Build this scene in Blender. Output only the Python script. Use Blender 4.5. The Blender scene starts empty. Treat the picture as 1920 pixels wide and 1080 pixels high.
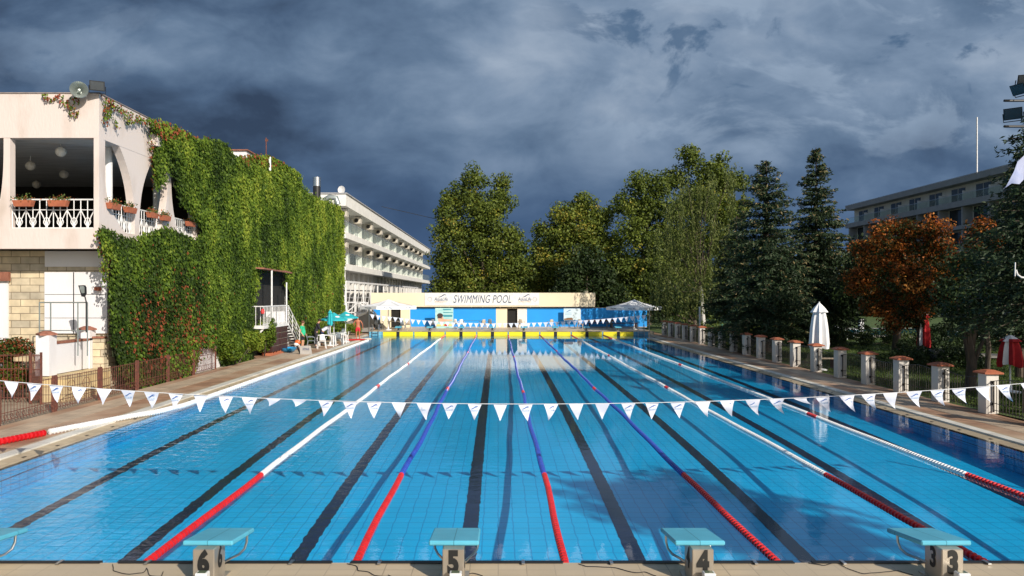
import bpy, bmesh, math, random
import numpy as np
from mathutils import Vector, Matrix
random.seed(7); RNG = np.random.default_rng(7)
R = math.radians
S = bpy.context.scene
COL = S.collection
# ------------------------------------------------------------------ camera
CZ = 3.2; F = 1366.0; VX = 934.0; VY = 553.0      # eye height above the water, focal length in px of a 1920 px frame
cam_d = bpy.data.cameras.new('camera'); cam = bpy.data.objects.new('camera', cam_d); COL.objects.link(cam)
cam.location = (0, 0, CZ); cam.rotation_euler = (R(90), 0, 0)
cam_d.sensor_width = 36; cam_d.lens = 36*F/1920
cam_d.shift_x = (960-VX)/1920; cam_d.shift_y = (VY-540)/1920
cam_d.clip_start = 0.1; cam_d.clip_end = 3000
S.camera = cam
# ------------------------------------------------------------------ sun, sky, exposure
SUN_AZ = R(37); SUN_EL = R(28)                    # from behind the camera, to its right
sd = Vector((math.sin(SUN_AZ)*math.cos(SUN_EL), -math.cos(SUN_AZ)*math.cos(SUN_EL), math.sin(SUN_EL)))
sl = bpy.data.lights.new('sun', 'SUN'); sl.energy = 4.6; sl.angle = R(0.5); sl.color = (1.0, 0.92, 0.80)
sun = bpy.data.objects.new('sun', sl); COL.objects.link(sun)
sun.rotation_euler = sd.to_track_quat('Z', 'Y').to_euler(); sun.location = (30, -40, 40)
S.view_settings.view_transform = 'Standard'; S.view_settings.look = 'None'
S.view_settings.exposure = 0.2; S.view_settings.gamma = 1.0; S.view_settings.use_curve_mapping = False
W = bpy.data.worlds.new('World'); S.world = W; W.use_nodes = True
def build_world():
    nt = W.node_tree; N = nt.nodes; L = nt.links; N.clear()
    def n(t, **k):
        x = N.new(t)
        for a, b in k.items(): setattr(x, a, b)
        return x
    def m(op, a, b=None, c=None):
        x = n('ShaderNodeMath', operation=op)
        for i, v in enumerate((a, b, c)):
            if v is None: continue
            if isinstance(v, (int, float)): x.inputs[i].default_value = v
            else: L.new(v, x.inputs[i])
        return x.outputs[0]
    out = n('ShaderNodeOutputWorld'); bg = n('ShaderNodeBackground')
    tc = n('ShaderNodeTexCoord'); sep = n('ShaderNodeSeparateXYZ'); L.new(tc.outputs['Generated'], sep.inputs[0])
    X, Y, Z = sep.outputs
    zc = m('MAXIMUM', Z, 0.0); den = m('MAXIMUM', Y, 0.25)
    u = m('DIVIDE', X, den); v = m('DIVIDE', zc, den)
    cmb = n('ShaderNodeCombineXYZ'); L.new(u, cmb.inputs[0]); L.new(m('MULTIPLY', v, 1.75), cmb.inputs[1]); L.new(m('MULTIPLY', Y, 0.2), cmb.inputs[2])
    def noise(scale, detail, rough, dist, off, vec=None):
        mp = n('ShaderNodeMapping'); mp.inputs['Location'].default_value = off; L.new(vec or cmb.outputs[0], mp.inputs[0])
        t = n('ShaderNodeTexNoise'); L.new(mp.outputs[0], t.inputs['Vector'])
        t.inputs['Scale'].default_value = scale; t.inputs['Detail'].default_value = detail
        t.inputs['Roughness'].default_value = rough; t.inputs['Distortion'].default_value = dist
        return t.outputs['Fac']
    def ss(x, a, b, lo=0.0, hi=1.0):
        q = n('ShaderNodeMapRange'); q.interpolation_type = 'SMOOTHSTEP'; L.new(x, q.inputs[0])
        q.inputs[1].default_value = a; q.inputs[2].default_value = b; q.inputs[3].default_value = lo; q.inputs[4].default_value = hi; return q.outputs[0]
    def blob(u0, v0, ru, rv):
        a = m('DIVIDE', m('SUBTRACT', u, u0), ru); b = m('DIVIDE', m('SUBTRACT', v, v0), rv)
        return m('POWER', 2.718, m('MULTIPLY', m('ADD', m('MULTIPLY', a, a), m('MULTIPLY', b, b)), -1.0))
    big = noise(2.6, 4, 0.5, 0.3, (SKYOFF[0], SKYOFF[1], 0)); med = noise(6.5, 9, 0.55, 0.25, (3.1, 1.7, 2.0)); bil = noise(5.2, 12, 0.58, 0.5, (7.3, 4.1, 1.0))
    right = m('MULTIPLY', ss(u, -0.15, 0.5), ss(v, 0.08, 0.30))
    t_ = m('ADD', 0.34, m('MULTIPLY', right, 0.30))
    t_ = m('ADD', t_, m('MULTIPLY', m('SUBTRACT', big, 0.5), 1.15))
    t_ = m('ADD', t_, m('MULTIPLY', m('SUBTRACT', med, 0.5), 1.0))
    t_ = m('SUBTRACT', t_, m('MULTIPLY', blob(-0.42, 0.20, 0.32, 0.09), 0.24))       # heavy dark bank over the ivy
    t_ = m('ADD', t_, m('MULTIPLY', blob(-0.56, 0.345, 0.17, 0.05), 0.22))           # torn pale streak high on the left
    t_ = m('ADD', t_, m('MULTIPLY', blob(0.05, 0.38, 0.25, 0.10), 0.24))
    cr = n('ShaderNodeValToRGB'); L.new(t_, cr.inputs[0]); e = cr.color_ramp.elements
    e[0].position = 0.08; e[0].color = (0.032, 0.054, 0.098, 1)
    e[1].position = 0.30; e[1].color = (0.064, 0.108, 0.185, 1)
    for p, c in ((0.48, (0.108, 0.168, 0.262, 1)), (0.66, (0.175, 0.245, 0.350, 1)), (0.90, (0.29, 0.36, 0.46, 1))):
        q = e.new(p); q.color = c
    # crisp cauliflower heads with slate blue gaps between them, mostly upper right
    puff = m('MULTIPLY', ss(bil, 0.50, 0.60), m('ADD', m('MULTIPLY', m('MULTIPLY', ss(u, 0.0, 0.22), ss(v, 0.12, 0.26)), 0.75), m('MULTIPLY', blob(-0.56, 0.34, 0.14, 0.06), 0.35)))
    pf = n('ShaderNodeMixRGB'); pf.inputs[2].default_value = (0.28, 0.36, 0.47, 1); L.new(m('MULTIPLY', puff, m('ADD', 0.25, med)), pf.inputs[0]); L.new(cr.outputs[0], pf.inputs[1])
    gap = m('MULTIPLY', ss(bil, 0.43, 0.36), m('MULTIPLY', ss(u, 0.0, 0.2), ss(v, 0.20, 0.34)))
    gp = n('ShaderNodeMixRGB'); gp.inputs[2].default_value = (0.045, 0.10, 0.19, 1); L.new(m('MULTIPLY', gap, 0.75), gp.inputs[0]); L.new(pf.outputs[0], gp.inputs[1])
    low = n('ShaderNodeMixRGB'); low.inputs[2].default_value = (0.050, 0.100, 0.205, 1)
    L.new(m('MULTIPLY', ss(v, 0.24, 0.03), 0.72), low.inputs[0]); L.new(gp.outputs[0], low.inputs[1])
    # open evening sky on the sun's side, behind the camera
    sky = n('ShaderNodeTexSky', sky_type='NISHITA'); sky.sun_disc = False
    sky.sun_elevation = SUN_EL; sky.sun_rotation = math.pi - SUN_AZ
    skm = n('ShaderNodeMixRGB', blend_type='MULTIPLY'); skm.inputs[0].default_value = 1; skm.inputs[2].default_value = (0.085, 0.085, 0.085, 1)
    L.new(sky.outputs[0], skm.inputs[1])
    back = m('MULTIPLY_ADD', Y, -2.2, 0.1); back = m('MAXIMUM', m('MINIMUM', back, 1.0), 0.0)
    mx = n('ShaderNodeMixRGB'); L.new(back, mx.inputs[0]); L.new(low.outputs[0], mx.inputs[1]); L.new(skm.outputs[0], mx.inputs[2])
    L.new(mx.outputs[0], bg.inputs[0]); bg.inputs[1].default_value = 1.0
    L.new(bg.outputs[0], out.inputs[0])
SKYOFF = (0.0, 0.0)
build_world()
# ------------------------------------------------------------------ materials
MATS = {}
def mat(name, c1, c2=None, rough=0.6, scale=4.0, bump=0.0, bscale=None, metal=0.0, spec=0.5, emit=None, detail=5, stretch=(1, 1, 1), pos=(0.4, 0.6), alpha=1.0):
    if name in MATS: return MATS[name]
    M = bpy.data.materials.new(name); M.use_nodes = True; nt = M.node_tree; N = nt.nodes; L = nt.links
    b = N['Principled BSDF']; b.inputs['Roughness'].default_value = rough; b.inputs['Metallic'].default_value = metal
    b.inputs['Specular IOR Level'].default_value = spec
    tc = N.new('ShaderNodeTexCoord'); mp = N.new('ShaderNodeMapping'); mp.inputs['Scale'].default_value = stretch
    L.new(tc.outputs['Object'], mp.inputs[0])
    t = N.new('ShaderNodeTexNoise'); t.inputs['Scale'].default_value = scale; t.inputs['Detail'].default_value = detail
    L.new(mp.outputs[0], t.inputs['Vector'])
    cr = N.new('ShaderNodeValToRGB'); cr.color_ramp.elements[0].position = pos[0]; cr.color_ramp.elements[1].position = pos[1]
    c2 = c2 or tuple(x*0.85 for x in c1)
    cr.color_ramp.elements[0].color = (*c1, 1); cr.color_ramp.elements[1].color = (*c2, 1)
    L.new(t.outputs['Fac'], cr.inputs[0]); L.new(cr.outputs[0], b.inputs['Base Color'])
    if bump:
        bt = N.new('ShaderNodeTexNoise'); bt.inputs['Scale'].default_value = bscale or scale*4; bt.inputs['Detail'].default_value = 4
        L.new(mp.outputs[0], bt.inputs['Vector'])
        bp = N.new('ShaderNodeBump'); bp.inputs['Strength'].default_value = bump; bp.inputs['Distance'].default_value = 0.02
        L.new(bt.outputs['Fac'], bp.inputs['Height']); L.new(bp.outputs[0], b.inputs['Normal'])
    if emit: b.inputs['Emission Color'].default_value = (*emit[0], 1); b.inputs['Emission Strength'].default_value = emit[1]
    MATS[name] = M; return M
def tilemat(name, cols, mortar, w, h, rough=0.5, msize=0.006, plane='XY', noise=0.25, off=0.5, bump=0.3, squash=1.0, bias=0.0, nscale=1.5, spec=0.5, dirt=None):
    """brick / tile courses in the object's own coordinates"""
    M = bpy.data.materials.new(name); M.use_nodes = True; nt = M.node_tree; N = nt.nodes; L = nt.links
    b = N['Principled BSDF']; b.inputs['Roughness'].default_value = rough; b.inputs['Specular IOR Level'].default_value = spec
    tc = N.new('ShaderNodeTexCoord'); sp = N.new('ShaderNodeSeparateXYZ'); L.new(tc.outputs['Object'], sp.inputs[0])
    cb = N.new('ShaderNodeCombineXYZ')
    a = {'XY': (0, 1), 'YX': (1, 0), 'XZ': (0, 2), 'YZ': (1, 2)}[plane]
    L.new(sp.outputs[a[0]], cb.inputs[0]); L.new(sp.outputs[a[1]], cb.inputs[1])
    br = N.new('ShaderNodeTexBrick'); L.new(cb.outputs[0], br.inputs['Vector'])
    br.offset = off; br.squash = squash; br.inputs['Scale'].default_value = 1
    br.inputs['Color1'].default_value = (*cols[0], 1); br.inputs['Color2'].default_value = (*cols[1], 1); br.inputs['Mortar'].default_value = (*mortar, 1)
    br.inputs['Brick Width'].default_value = w; br.inputs['Row Height'].default_value = h; br.inputs['Mortar Size'].default_value = msize
    br.inputs['Bias'].default_value = bias; br.inputs['Mortar Smooth'].default_value = 0.2
    t = N.new('ShaderNodeTexNoise'); t.inputs['Scale'].default_value = nscale; t.inputs['Detail'].default_value = 6; L.new(tc.outputs['Object'], t.inputs['Vector'])
    mr = N.new('ShaderNodeMapRange'); L.new(t.outputs['Fac'], mr.inputs[0]); mr.inputs[1].default_value = 0.3; mr.inputs[2].default_value = 0.7
    mr.inputs[3].default_value = 1-noise; mr.inputs[4].default_value = 1+noise*0.6
    mu = N.new('ShaderNodeMixRGB'); mu.blend_type = 'MULTIPLY'; mu.inputs[0].default_value = 1
    L.new(br.outputs['Color'], mu.inputs[1]); L.new(mr.outputs[0], mu.inputs[2])
    last = mu.outputs[0]
    if dirt:
        t2 = N.new('ShaderNodeTexNoise'); t2.inputs['Scale'].default_value = 0.35; t2.inputs['Detail'].default_value = 5; L.new(tc.outputs['Object'], t2.inputs['Vector'])
        c2 = N.new('ShaderNodeValToRGB'); c2.color_ramp.elements[0].position = 0.45; c2.color_ramp.elements[1].position = 0.62; L.new(t2.outputs['Fac'], c2.inputs[0])
        md = N.new('ShaderNodeMixRGB'); md.inputs[2].default_value = (*dirt, 1); L.new(last, md.inputs[1]); L.new(c2.outputs[0], md.inputs[0])
        last = md.outputs[0]
    L.new(last, b.inputs['Base Color'])
    bp = N.new('ShaderNodeBump'); bp.inputs['Strength'].default_value = bump; bp.inputs['Distance'].default_value = 0.01
    inv = N.new('ShaderNodeMath'); inv.operation = 'SUBTRACT'; inv.inputs[0].default_value = 1; L.new(br.outputs['Fac'], inv.inputs[1])
    L.new(inv.outputs[0], bp.inputs['Height']); L.new(bp.outputs[0], b.inputs['Normal'])
    MATS[name] = M; return M
def leafmat(name, ramp, rough=0.55, transl=0.25):
    """leaf colour from the leaf's own 'tint' value"""
    M = bpy.data.materials.new(name); M.use_nodes = True; nt = M.node_tree; N = nt.nodes; L = nt.links
    b = N['Principled BSDF']; b.inputs['Roughness'].default_value = rough; b.inputs['Specular IOR Level'].default_value = 0.25
    at = N.new('ShaderNodeAttribute'); at.attribute_name = 'tint'
    cr = N.new('ShaderNodeValToRGB'); e = cr.color_ramp.elements
    e[0].position = ramp[0][0]; e[0].color = (*ramp[0][1], 1); e[1].position = ramp[-1][0]; e[1].color = (*ramp[-1][1], 1)
    for p, c in ramp[1:-1]:
        q = e.new(p); q.color = (*c, 1)
    L.new(at.outputs['Fac'], cr.inputs[0]); L.new(cr.outputs[0], b.inputs['Base Color'])
    tr = N.new('ShaderNodeBsdfTranslucent'); L.new(cr.outputs[0], tr.inputs[0])
    mx = N.new('ShaderNodeMixShader'); mx.inputs[0].default_value = transl
    L.new(b.outputs[0], mx.inputs[1]); L.new(tr.outputs[0], mx.inputs[2]); L.new(mx.outputs[0], N['Material Output'].inputs[0])
    MATS[name] = M; return M
def glassmat(name, tint, alpha=0.45, rough=0.05):
    M = bpy.data.materials.new(name); M.use_nodes = True; nt = M.node_tree; N = nt.nodes; L = nt.links
    b = N['Principled BSDF']; b.inputs['Base Color'].default_value = (*tint, 1); b.inputs['Roughness'].default_value = rough
    t = N.new('ShaderNodeBsdfTransparent'); t.inputs[0].default_value = (0.92, 0.97, 0.95, 1)
    mx = N.new('ShaderNodeMixShader'); mx.inputs[0].default_value = alpha
    L.new(t.outputs[0], mx.inputs[1]); L.new(b.outputs[0], mx.inputs[2]); L.new(mx.outputs[0], N['Material Output'].inputs[0])
    MATS[name] = M; return M
# ------------------------------------------------------------------ mesh builders
class MB:
    def __init__(s): s.v = []; s.f = []; s.m = []
    def add(s, vs, fs, mi=0):
        o = len(s.v); s.v += [tuple(v) for v in vs]; s.f += [tuple(i+o for i in f) for f in fs]; s.m += [mi]*len(fs); return s
    def box(s, x0, x1, y0, y1, z0, z1, mi=0):
        vs = [(x, y, z) for z in (z0, z1) for y in (y0, y1) for x in (x0, x1)]
        return s.add(vs, [(0, 2, 3, 1), (4, 5, 7, 6), (0, 1, 5, 4), (2, 6, 7, 3), (0, 4, 6, 2), (1, 3, 7, 5)], mi)
    def cbox(s, c, d, rz=0, mi=0):
        ca, sa = math.cos(rz), math.sin(rz); vs = []
        for z in (-.5, .5):
            for y in (-.5, .5):
                for x in (-.5, .5):
                    a, b = x*d[0], y*d[1]; vs.append((c[0]+a*ca-b*sa, c[1]+a*sa+b*ca, c[2]+z*d[2]))
        return s.add(vs, [(0, 2, 3, 1), (4, 5, 7, 6), (0, 1, 5, 4), (2, 6, 7, 3), (0, 4, 6, 2), (1, 3, 7, 5)], mi)
    def bar(s, a, b, r, n=6, r2=None, mi=0, cap=True):
        return s.tube([a, b], [r, r2 if r2 is not None else r], n, mi, cap)
    def tube(s, pts, r, n=6, mi=0, cap=True):
        pts = [Vector(p) for p in pts]; rs = r if isinstance(r, (list, tuple)) else [r]*len(pts)
        vs = []; fs = []; up = None
        for i, p in enumerate(pts):
            d = (pts[min(i+1, len(pts)-1)]-pts[max(i-1, 0)])
            d = d.normalized() if d.length > 1e-9 else Vector((0, 0, 1))
            if up is None: up = Vector((0, 0, 1)) if abs(d.z) < 0.9 else Vector((1, 0, 0))
            u = d.cross(up)
            if u.length < 1e-6: u = d.cross(Vector((0, 1, 0)))
            u.normalize(); w = u.cross(d).normalized(); up = w
            for k in range(n):
                a = 2*math.pi*(k+.5)/n; vs.append(p+u*math.cos(a)*rs[i]+w*math.sin(a)*rs[i])
        for i in range(len(pts)-1):
            for k in range(n):
                k2 = (k+1) % n; fs.append((i*n+k, i*n+k2, (i+1)*n+k2, (i+1)*n+k))
        if cap: fs.append(tuple(range(n))[::-1]); fs.append(tuple((len(pts)-1)*n+k for k in range(n)))
        return s.add(vs, fs, mi)
    def prism(s, poly, plane, t0, t1, mi=0):
        """polygon of (a,b) swept along the third axis; plane 'XZ' -> sweep y, 'YZ' -> sweep x, 'XY' -> sweep z"""
        def P(a, b, t): return {'XZ': (a, t, b), 'YZ': (t, a, b), 'XY': (a, b, t)}[plane]
        n = len(poly); vs = [P(a, b, t0) for a, b in poly]+[P(a, b, t1) for a, b in poly]
        fs = [tuple(range(n)), tuple(range(n, 2*n))[::-1]]+[(i, i+n, (i+1) % n+n, (i+1) % n) for i in range(n)]
        return s.add(vs, fs, mi)
    def lathe(s, prof, c=(0, 0, 0), n=12, mi=0, sx=1, sy=1, cap=True):
        vs = []; fs = []
        for r, z in prof:
            for k in range(n):
                a = 2*math.pi*k/n; vs.append((c[0]+r*math.cos(a)*sx, c[1]+r*math.sin(a)*sy, c[2]+z))
        for i in range(len(prof)-1):
            for k in range(n):
                k2 = (k+1) % n; fs.append((i*n+k, i*n+k2, (i+1)*n+k2, (i+1)*n+k))
        if cap: fs.append(tuple(range(n))[::-1]); fs.append(tuple((len(prof)-1)*n+k for k in range(n)))
        return s.add(vs, fs, mi)
    def ball(s, c, r, n=10, sc=(1, 1, 1), mi=0):
        prof = [(max(1e-3, r*math.sin(math.pi*i/n)), -r*math.cos(math.pi*i/n)*sc[2]) for i in range(n+1)]
        return s.lathe(prof, c, n+2, mi, sc[0], sc[1])
    def build(s, name, mats, parent=None, smooth=False, world=True, bevel=0.0):
        me = bpy.data.meshes.new(name); me.from_pydata(s.v, [], s.f)
        mats = mats if isinstance(mats, (list, tuple)) else [mats]
        for m_ in mats: me.materials.append(MATS[m_] if isinstance(m_, str) else m_)
        if len(mats) > 1: me.polygons.foreach_set('material_index', s.m)
        bm = bmesh.new(); bm.from_mesh(me); bmesh.ops.recalc_face_normals(bm, faces=bm.faces)
        if bevel: bmesh.ops.bevel(bm, geom=list(bm.edges), offset=bevel, segments=1, affect='EDGES', profile=0.5, clamp_overlap=True)
        bm.to_mesh(me); bm.free()
        if smooth:
            me.polygons.foreach_set('use_smooth', [True]*len(me.polygons))
            try: me.set_sharp_from_angle(angle=R(40))
            except Exception: pass
        me.update(); return link(name, me, parent, world)
def link(name, me, parent=None, world=True):
    o = bpy.data.objects.new(name, me); COL.objects.link(o)
    if parent is not None:
        o.parent = parent
        if world: o.location = -Vector(parent.location)
    return o
def tag(o, label=None, cat=None, group=None, kind=None):
    if label: o['label'] = label
    if cat: o['category'] = cat
    if group: o['group'] = group
    if kind: o['kind'] = kind
    return o
def thing(name, label, cat, loc=(0, 0, 0), group=None, rz=0):
    o = bpy.data.objects.new(name, None); COL.objects.link(o); o.location = loc; o.rotation_euler = (0, 0, rz)
    o.empty_display_size = 0.2
    return tag(o, label, cat, group)
def struct(name, mb, mats, **k): return tag(mb.build(name, mats, **k), kind='structure')
def copy_tree(o, parent=None):
    c = o.copy(); COL.objects.link(c); c.parent = parent
    for ch in list(o.children): copy_tree(ch, c)
    return c
ORD = ['first', 'second', 'third', 'fourth', 'fifth', 'sixth', 'seventh', 'eighth', 'ninth', 'tenth', 'eleventh', 'twelfth', 'thirteenth', 'fourteenth', 'fifteenth', 'sixteenth', 'seventeenth', 'eighteenth', 'nineteenth', 'twentieth']
def at(px, py, Y): return ((px-VX)/F*Y, Y, CZ-(py-VY)/F*Y)
def textmesh(s, size, mb_mat, name, parent, M4, extrude=0.002, shear=0.0, bold=0.0, xs=1.0, align='CENTER', world=True, spacing=1.0):
    cu = bpy.data.curves.new('t', 'FONT'); cu.body = s; cu.size = size; cu.extrude = extrude; cu.align_x = align; cu.align_y = 'CENTER'
    cu.shear = shear; cu.offset = bold; cu.space_character = spacing; cu.resolution_u = 4
    to = bpy.data.objects.new('t', cu); COL.objects.link(to)
    bpy.context.view_layer.update()
    me = bpy.data.meshes.new_from_object(to.evaluated_get(bpy.context.evaluated_depsgraph_get()))
    bpy.data.objects.remove(to); bpy.data.curves.remove(cu)
    me.transform(M4 @ Matrix.Diagonal((xs, 1, 1, 1))); me.name = name
    me.materials.clear(); me.materials.append(MATS[mb_mat])
    return link(name, me, parent, world)
FACE_CAM = Matrix.Rotation(R(90), 4, 'X')       # text read from -Y
# ------------------------------------------------------------------ foliage
def leafmesh(name, C, size, matname, tint, parent=None, nrm=None, spread=1.0, aspect=0.62, world=True, droop=None):
    """many small rhombic leaves: C (N,3) centres, size (N,), optional preferred normals"""
    n = len(C); C = np.asarray(C, float); size = np.broadcast_to(size, (n,)).astype(float)
    if nrm is None: nn = RNG.normal(size=(n, 3))
    else: nn = np.asarray(nrm)+RNG.normal(size=(n, 3))*spread
    nn /= np.linalg.norm(nn, axis=1)[:, None]+1e-9
    if droop is not None: a = np.broadcast_to(np.array(droop, float), (n, 3))+RNG.normal(size=(n, 3))*0.35
    else: a = RNG.normal(size=(n, 3))
    a -= (a*nn).sum(1)[:, None]*nn; a /= np.linalg.norm(a, axis=1)[:, None]+1e-9
    b = np.cross(nn, a); h = size[:, None]/2
    fold = nn*h*0.25
    V = np.stack([C-a*h, C+b*h*aspect-a*h*0.1+fold, C+a*h, C-b*h*aspect-a*h*0.1+fold], 1).reshape(-1, 3)
    me = bpy.data.meshes.new(name); me.vertices.add(4*n); me.vertices.foreach_set('co', V.astype(np.float32).ravel())
    me.loops.add(4*n); me.loops.foreach_set('vertex_index', np.arange(4*n, dtype=np.int32))
    me.polygons.add(n); me.polygons.foreach_set('loop_start', np.arange(0, 4*n, 4, dtype=np.int32)); me.polygons.foreach_set('loop_total', np.full(n, 4, dtype=np.int32))
    me.update(calc_edges=True)
    at_ = me.attributes.new('tint', 'FLOAT', 'FACE'); at_.data.foreach_set('value', np.asarray(tint, np.float32))
    me.materials.append(MATS[matname])
    return link(name, me, parent, world)
def clump_points(cs, rs, per, flat=0.85):
    """points near the skin of each clump"""
    P = []; Nn = []; I = []
    for i, (c, r) in enumerate(zip(cs, rs)):
        k = int(per*r*r)+6
        d = RNG.normal(size=(k, 3)); d /= np.linalg.norm(d, axis=1)[:, None]
        rad = r*(0.55+0.5*RNG.random(k)**0.6)
        p = d*rad[:, None]; p[:, 2] *= flat
        P.append(p+c); Nn.append(d); I.append(np.full(k, i))
    return np.concatenate(P), np.concatenate(Nn), np.concatenate(I)
def inpoly(x, y, poly):
    x = np.asarray(x); y = np.asarray(y); c = np.zeros(x.shape, bool); j = len(poly)-1
    for i in range(len(poly)):
        xi, yi = poly[i]; xj, yj = poly[j]
        t = ((yi > y) != (yj > y)) & (x < (xj-xi)*(y-yi)/((yj-yi) if yj != yi else 1e-9)+xi)
        c ^= t; j = i
    return c
# ================================================================== THE SETTING
Y0, Y1 = 7.89, 57.9                # near and far end walls
XL, XR = -9.2, 10.8                # side walls: eight lanes of 2.5 m
LANE_E = [XL+2.5*i for i in range(9)]       # lane edges, lane 8 ... lane 1
REC = 53.0                         # the pool is a little wider beyond here (ladder bays)
XLR, XRR = -10.25, 11.9
# materials
tilemat('deck_tile', ((0.42, 0.25, 0.155), (0.33, 0.18, 0.11)), (0.24, 0.16, 0.11), 0.30, 0.30, rough=0.55, msize=0.008, noise=0.3, dirt=(0.50, 0.37, 0.26), off=0.0)
tilemat('coping_tile', ((0.52, 0.42, 0.28), (0.46, 0.36, 0.24)), (0.30, 0.24, 0.17), 0.25, 0.30, rough=0.45, plane='YX', noise=0.15)
tilemat('coping_white', ((0.72, 0.70, 0.64), (0.64, 0.62, 0.56)), (0.40, 0.38, 0.34), 1.0, 0.5, rough=0.5, plane='YX', noise=0.22)
tilemat('end_deck_tile', ((0.62, 0.49, 0.33), (0.55, 0.43, 0.28)), (0.36, 0.28, 0.19), 0.30, 0.145, rough=0.45, noise=0.14, msize=0.006, off=0.0, dirt=(0.50, 0.41, 0.29))
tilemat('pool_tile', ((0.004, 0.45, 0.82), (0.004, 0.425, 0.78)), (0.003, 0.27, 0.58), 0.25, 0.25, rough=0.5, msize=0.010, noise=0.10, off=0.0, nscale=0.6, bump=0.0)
def ripple_warp(M, amt, sc):  # warps the tile pattern to imitate refraction through ripples
    nt = M.node_tree; N = nt.nodes; L = nt.links; br = [n for n in N if n.type == 'TEX_BRICK'][0]; src = br.inputs['Vector'].links[0].from_socket
    t = N.new('ShaderNodeTexNoise'); t.inputs['Scale'].default_value = sc; t.inputs['Detail'].default_value = 2; L.new(src, t.inputs['Vector'])
    sb = N.new('ShaderNodeVectorMath'); sb.operation = 'SUBTRACT'; L.new(t.outputs['Color'], sb.inputs[0]); sb.inputs[1].default_value = (.5, .5, .5)
    ml = N.new('ShaderNodeVectorMath'); ml.operation = 'MULTIPLY_ADD'; L.new(sb.outputs[0], ml.inputs[0]); ml.inputs[1].default_value = (amt, amt, 0); L.new(src, ml.inputs[2]); L.new(ml.outputs[0], br.inputs['Vector'])
ripple_warp(MATS['pool_tile'], 0.055, 3.5)
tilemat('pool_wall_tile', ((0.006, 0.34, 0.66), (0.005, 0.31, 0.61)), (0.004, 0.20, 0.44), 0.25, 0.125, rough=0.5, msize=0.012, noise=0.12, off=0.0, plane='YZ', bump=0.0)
tilemat('end_wall_tile', ((0.16, 0.42, 0.58), (0.13, 0.38, 0.54)), (0.06, 0.17, 0.26), 0.25, 0.125, rough=0.3, msize=0.01, plane='XZ', off=0.0)
mat('lane_line_tile', (0.003, 0.006, 0.03), (0.005, 0.01, 0.045), rough=0.5, scale=3)
mat('lawn', (0.035, 0.075, 0.014), (0.075, 0.11, 0.022), rough=0.9, scale=1.2, bump=0.8, bscale=60, detail=8)
mat('earth', (0.10, 0.085, 0.055), (0.05, 0.07, 0.025), rough=0.9, scale=0.5, bump=0.5, bscale=20)
mat('paving', (0.36, 0.29, 0.21), (0.26, 0.20, 0.14), rough=0.8, scale=2.5, bump=0.3)
mat('path', (0.30, 0.27, 0.22), (0.24, 0.21, 0.17), rough=0.8, scale=2)
# ground: one sheet with an opening where the pool is
g = MB(); Zg = -0.06
gx = [-900, -13.0, 13.4, 900]; gy = [-200, 5.0, 66.0, 1500]
for i in range(3):
    for j in range(3):
        if (i, j) == (1, 1): continue
        g.add([(gx[i], gy[j], Zg), (gx[i+1], gy[j], Zg), (gx[i+1], gy[j+1], Zg), (gx[i], gy[j+1], Zg)], [(0, 1, 2, 3)])
struct('ground', g, 'earth')
g = MB(); NX, NY = 60, 80
xs = np.linspace(13.15, 62, NX); ys = np.linspace(5, 120, NY)
vs = [(x, y, 0.03+0.05*math.sin(x*.35)*math.cos(y*.22)+0.03*math.sin(x*1.7+y*.9)) for y in ys for x in xs]
g.add(vs, [(j*NX+i, j*NX+i+1, (j+1)*NX+i+1, (j+1)*NX+i) for j in range(NY-1) for i in range(NX-1)])
struct('lawn', g, 'lawn', smooth=True)
# decks beside the pool
g = MB().box(-11.95, XL-0.72, 0, REC, -0.5, 0.05).box(-16.0, -11.95, 36.0, 64.0, -0.5, 0.045).box(-11.95, XLR-0.3, REC, 62.0, -0.5, 0.05)
struct('left_deck', g, 'deck_tile')
g = MB().box(XR+0.62, 13.15, 0, REC, -0.5, 0.05).box(XRR+0.3, 13.15, REC, 66.0, -0.5, 0.05)
struct('right_deck', g, 'deck_tile')
tilemat('deck_band_tile', ((0.54, 0.42, 0.30), (0.47, 0.36, 0.26)), (0.30, 0.22, 0.16), 0.30, 0.30, rough=0.55, msize=0.008, noise=0.25, off=0.0)
struct('left_deck_band', MB().box(-11.55, -10.75, 0, REC, 0.0, 0.0545), 'deck_band_tile')
struct('right_deck_band', MB().box(11.95, 12.55, 0, REC, 0.0, 0.0545), 'deck_band_tile')
def coping(name, s, x0, w_gut, w_white, w_in, ya, yb):
    """gutter tiles slope up from the water to a white band and a tan strip"""
    a = x0; b = x0+s*w_gut; c = b+s*w_white; d = c+s*w_in
    g = MB(); g.add([(a, ya, -0.012), (b, ya, 0.03), (b, yb, 0.03), (a, yb, -0.012)], [(0, 1, 2, 3)])
    g.add([(a, ya, -0.012), (a, yb, -0.012), (a, yb, -0.05), (a, ya, -0.05)], [(0, 1, 2, 3)])
    struct(name+'_gutter', g, 'coping_tile')
    struct(name+'_coping', MB().box(min(b, c), max(b, c), ya, yb, -0.3, 0.062), 'coping_white')
    struct(name+'_edging', MB().box(min(c, d), max(c, d), ya, yb, -0.3, 0.055), 'coping_tile')
coping('left', -1, XL, 0.34, 0.28, 0.10, 2.0, REC)
coping('right', 1, XR, 0.28, 0.24, 0.10, 2.0, REC)
coping('left_bay', -1, XLR, 0.10, 0.15, 0.05, REC, Y1)
coping('right_bay', 1, XRR, 0.10, 0.15, 0.05, REC, Y1)
g = MB().box(XLR-0.3, XL-0.001, REC-0.35, REC, -0.3, 0.064).box(XR+0.001, XRR+0.3, REC-0.35, REC, -0.3, 0.064)
struct('bay_coping', g, 'coping_white')
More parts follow.
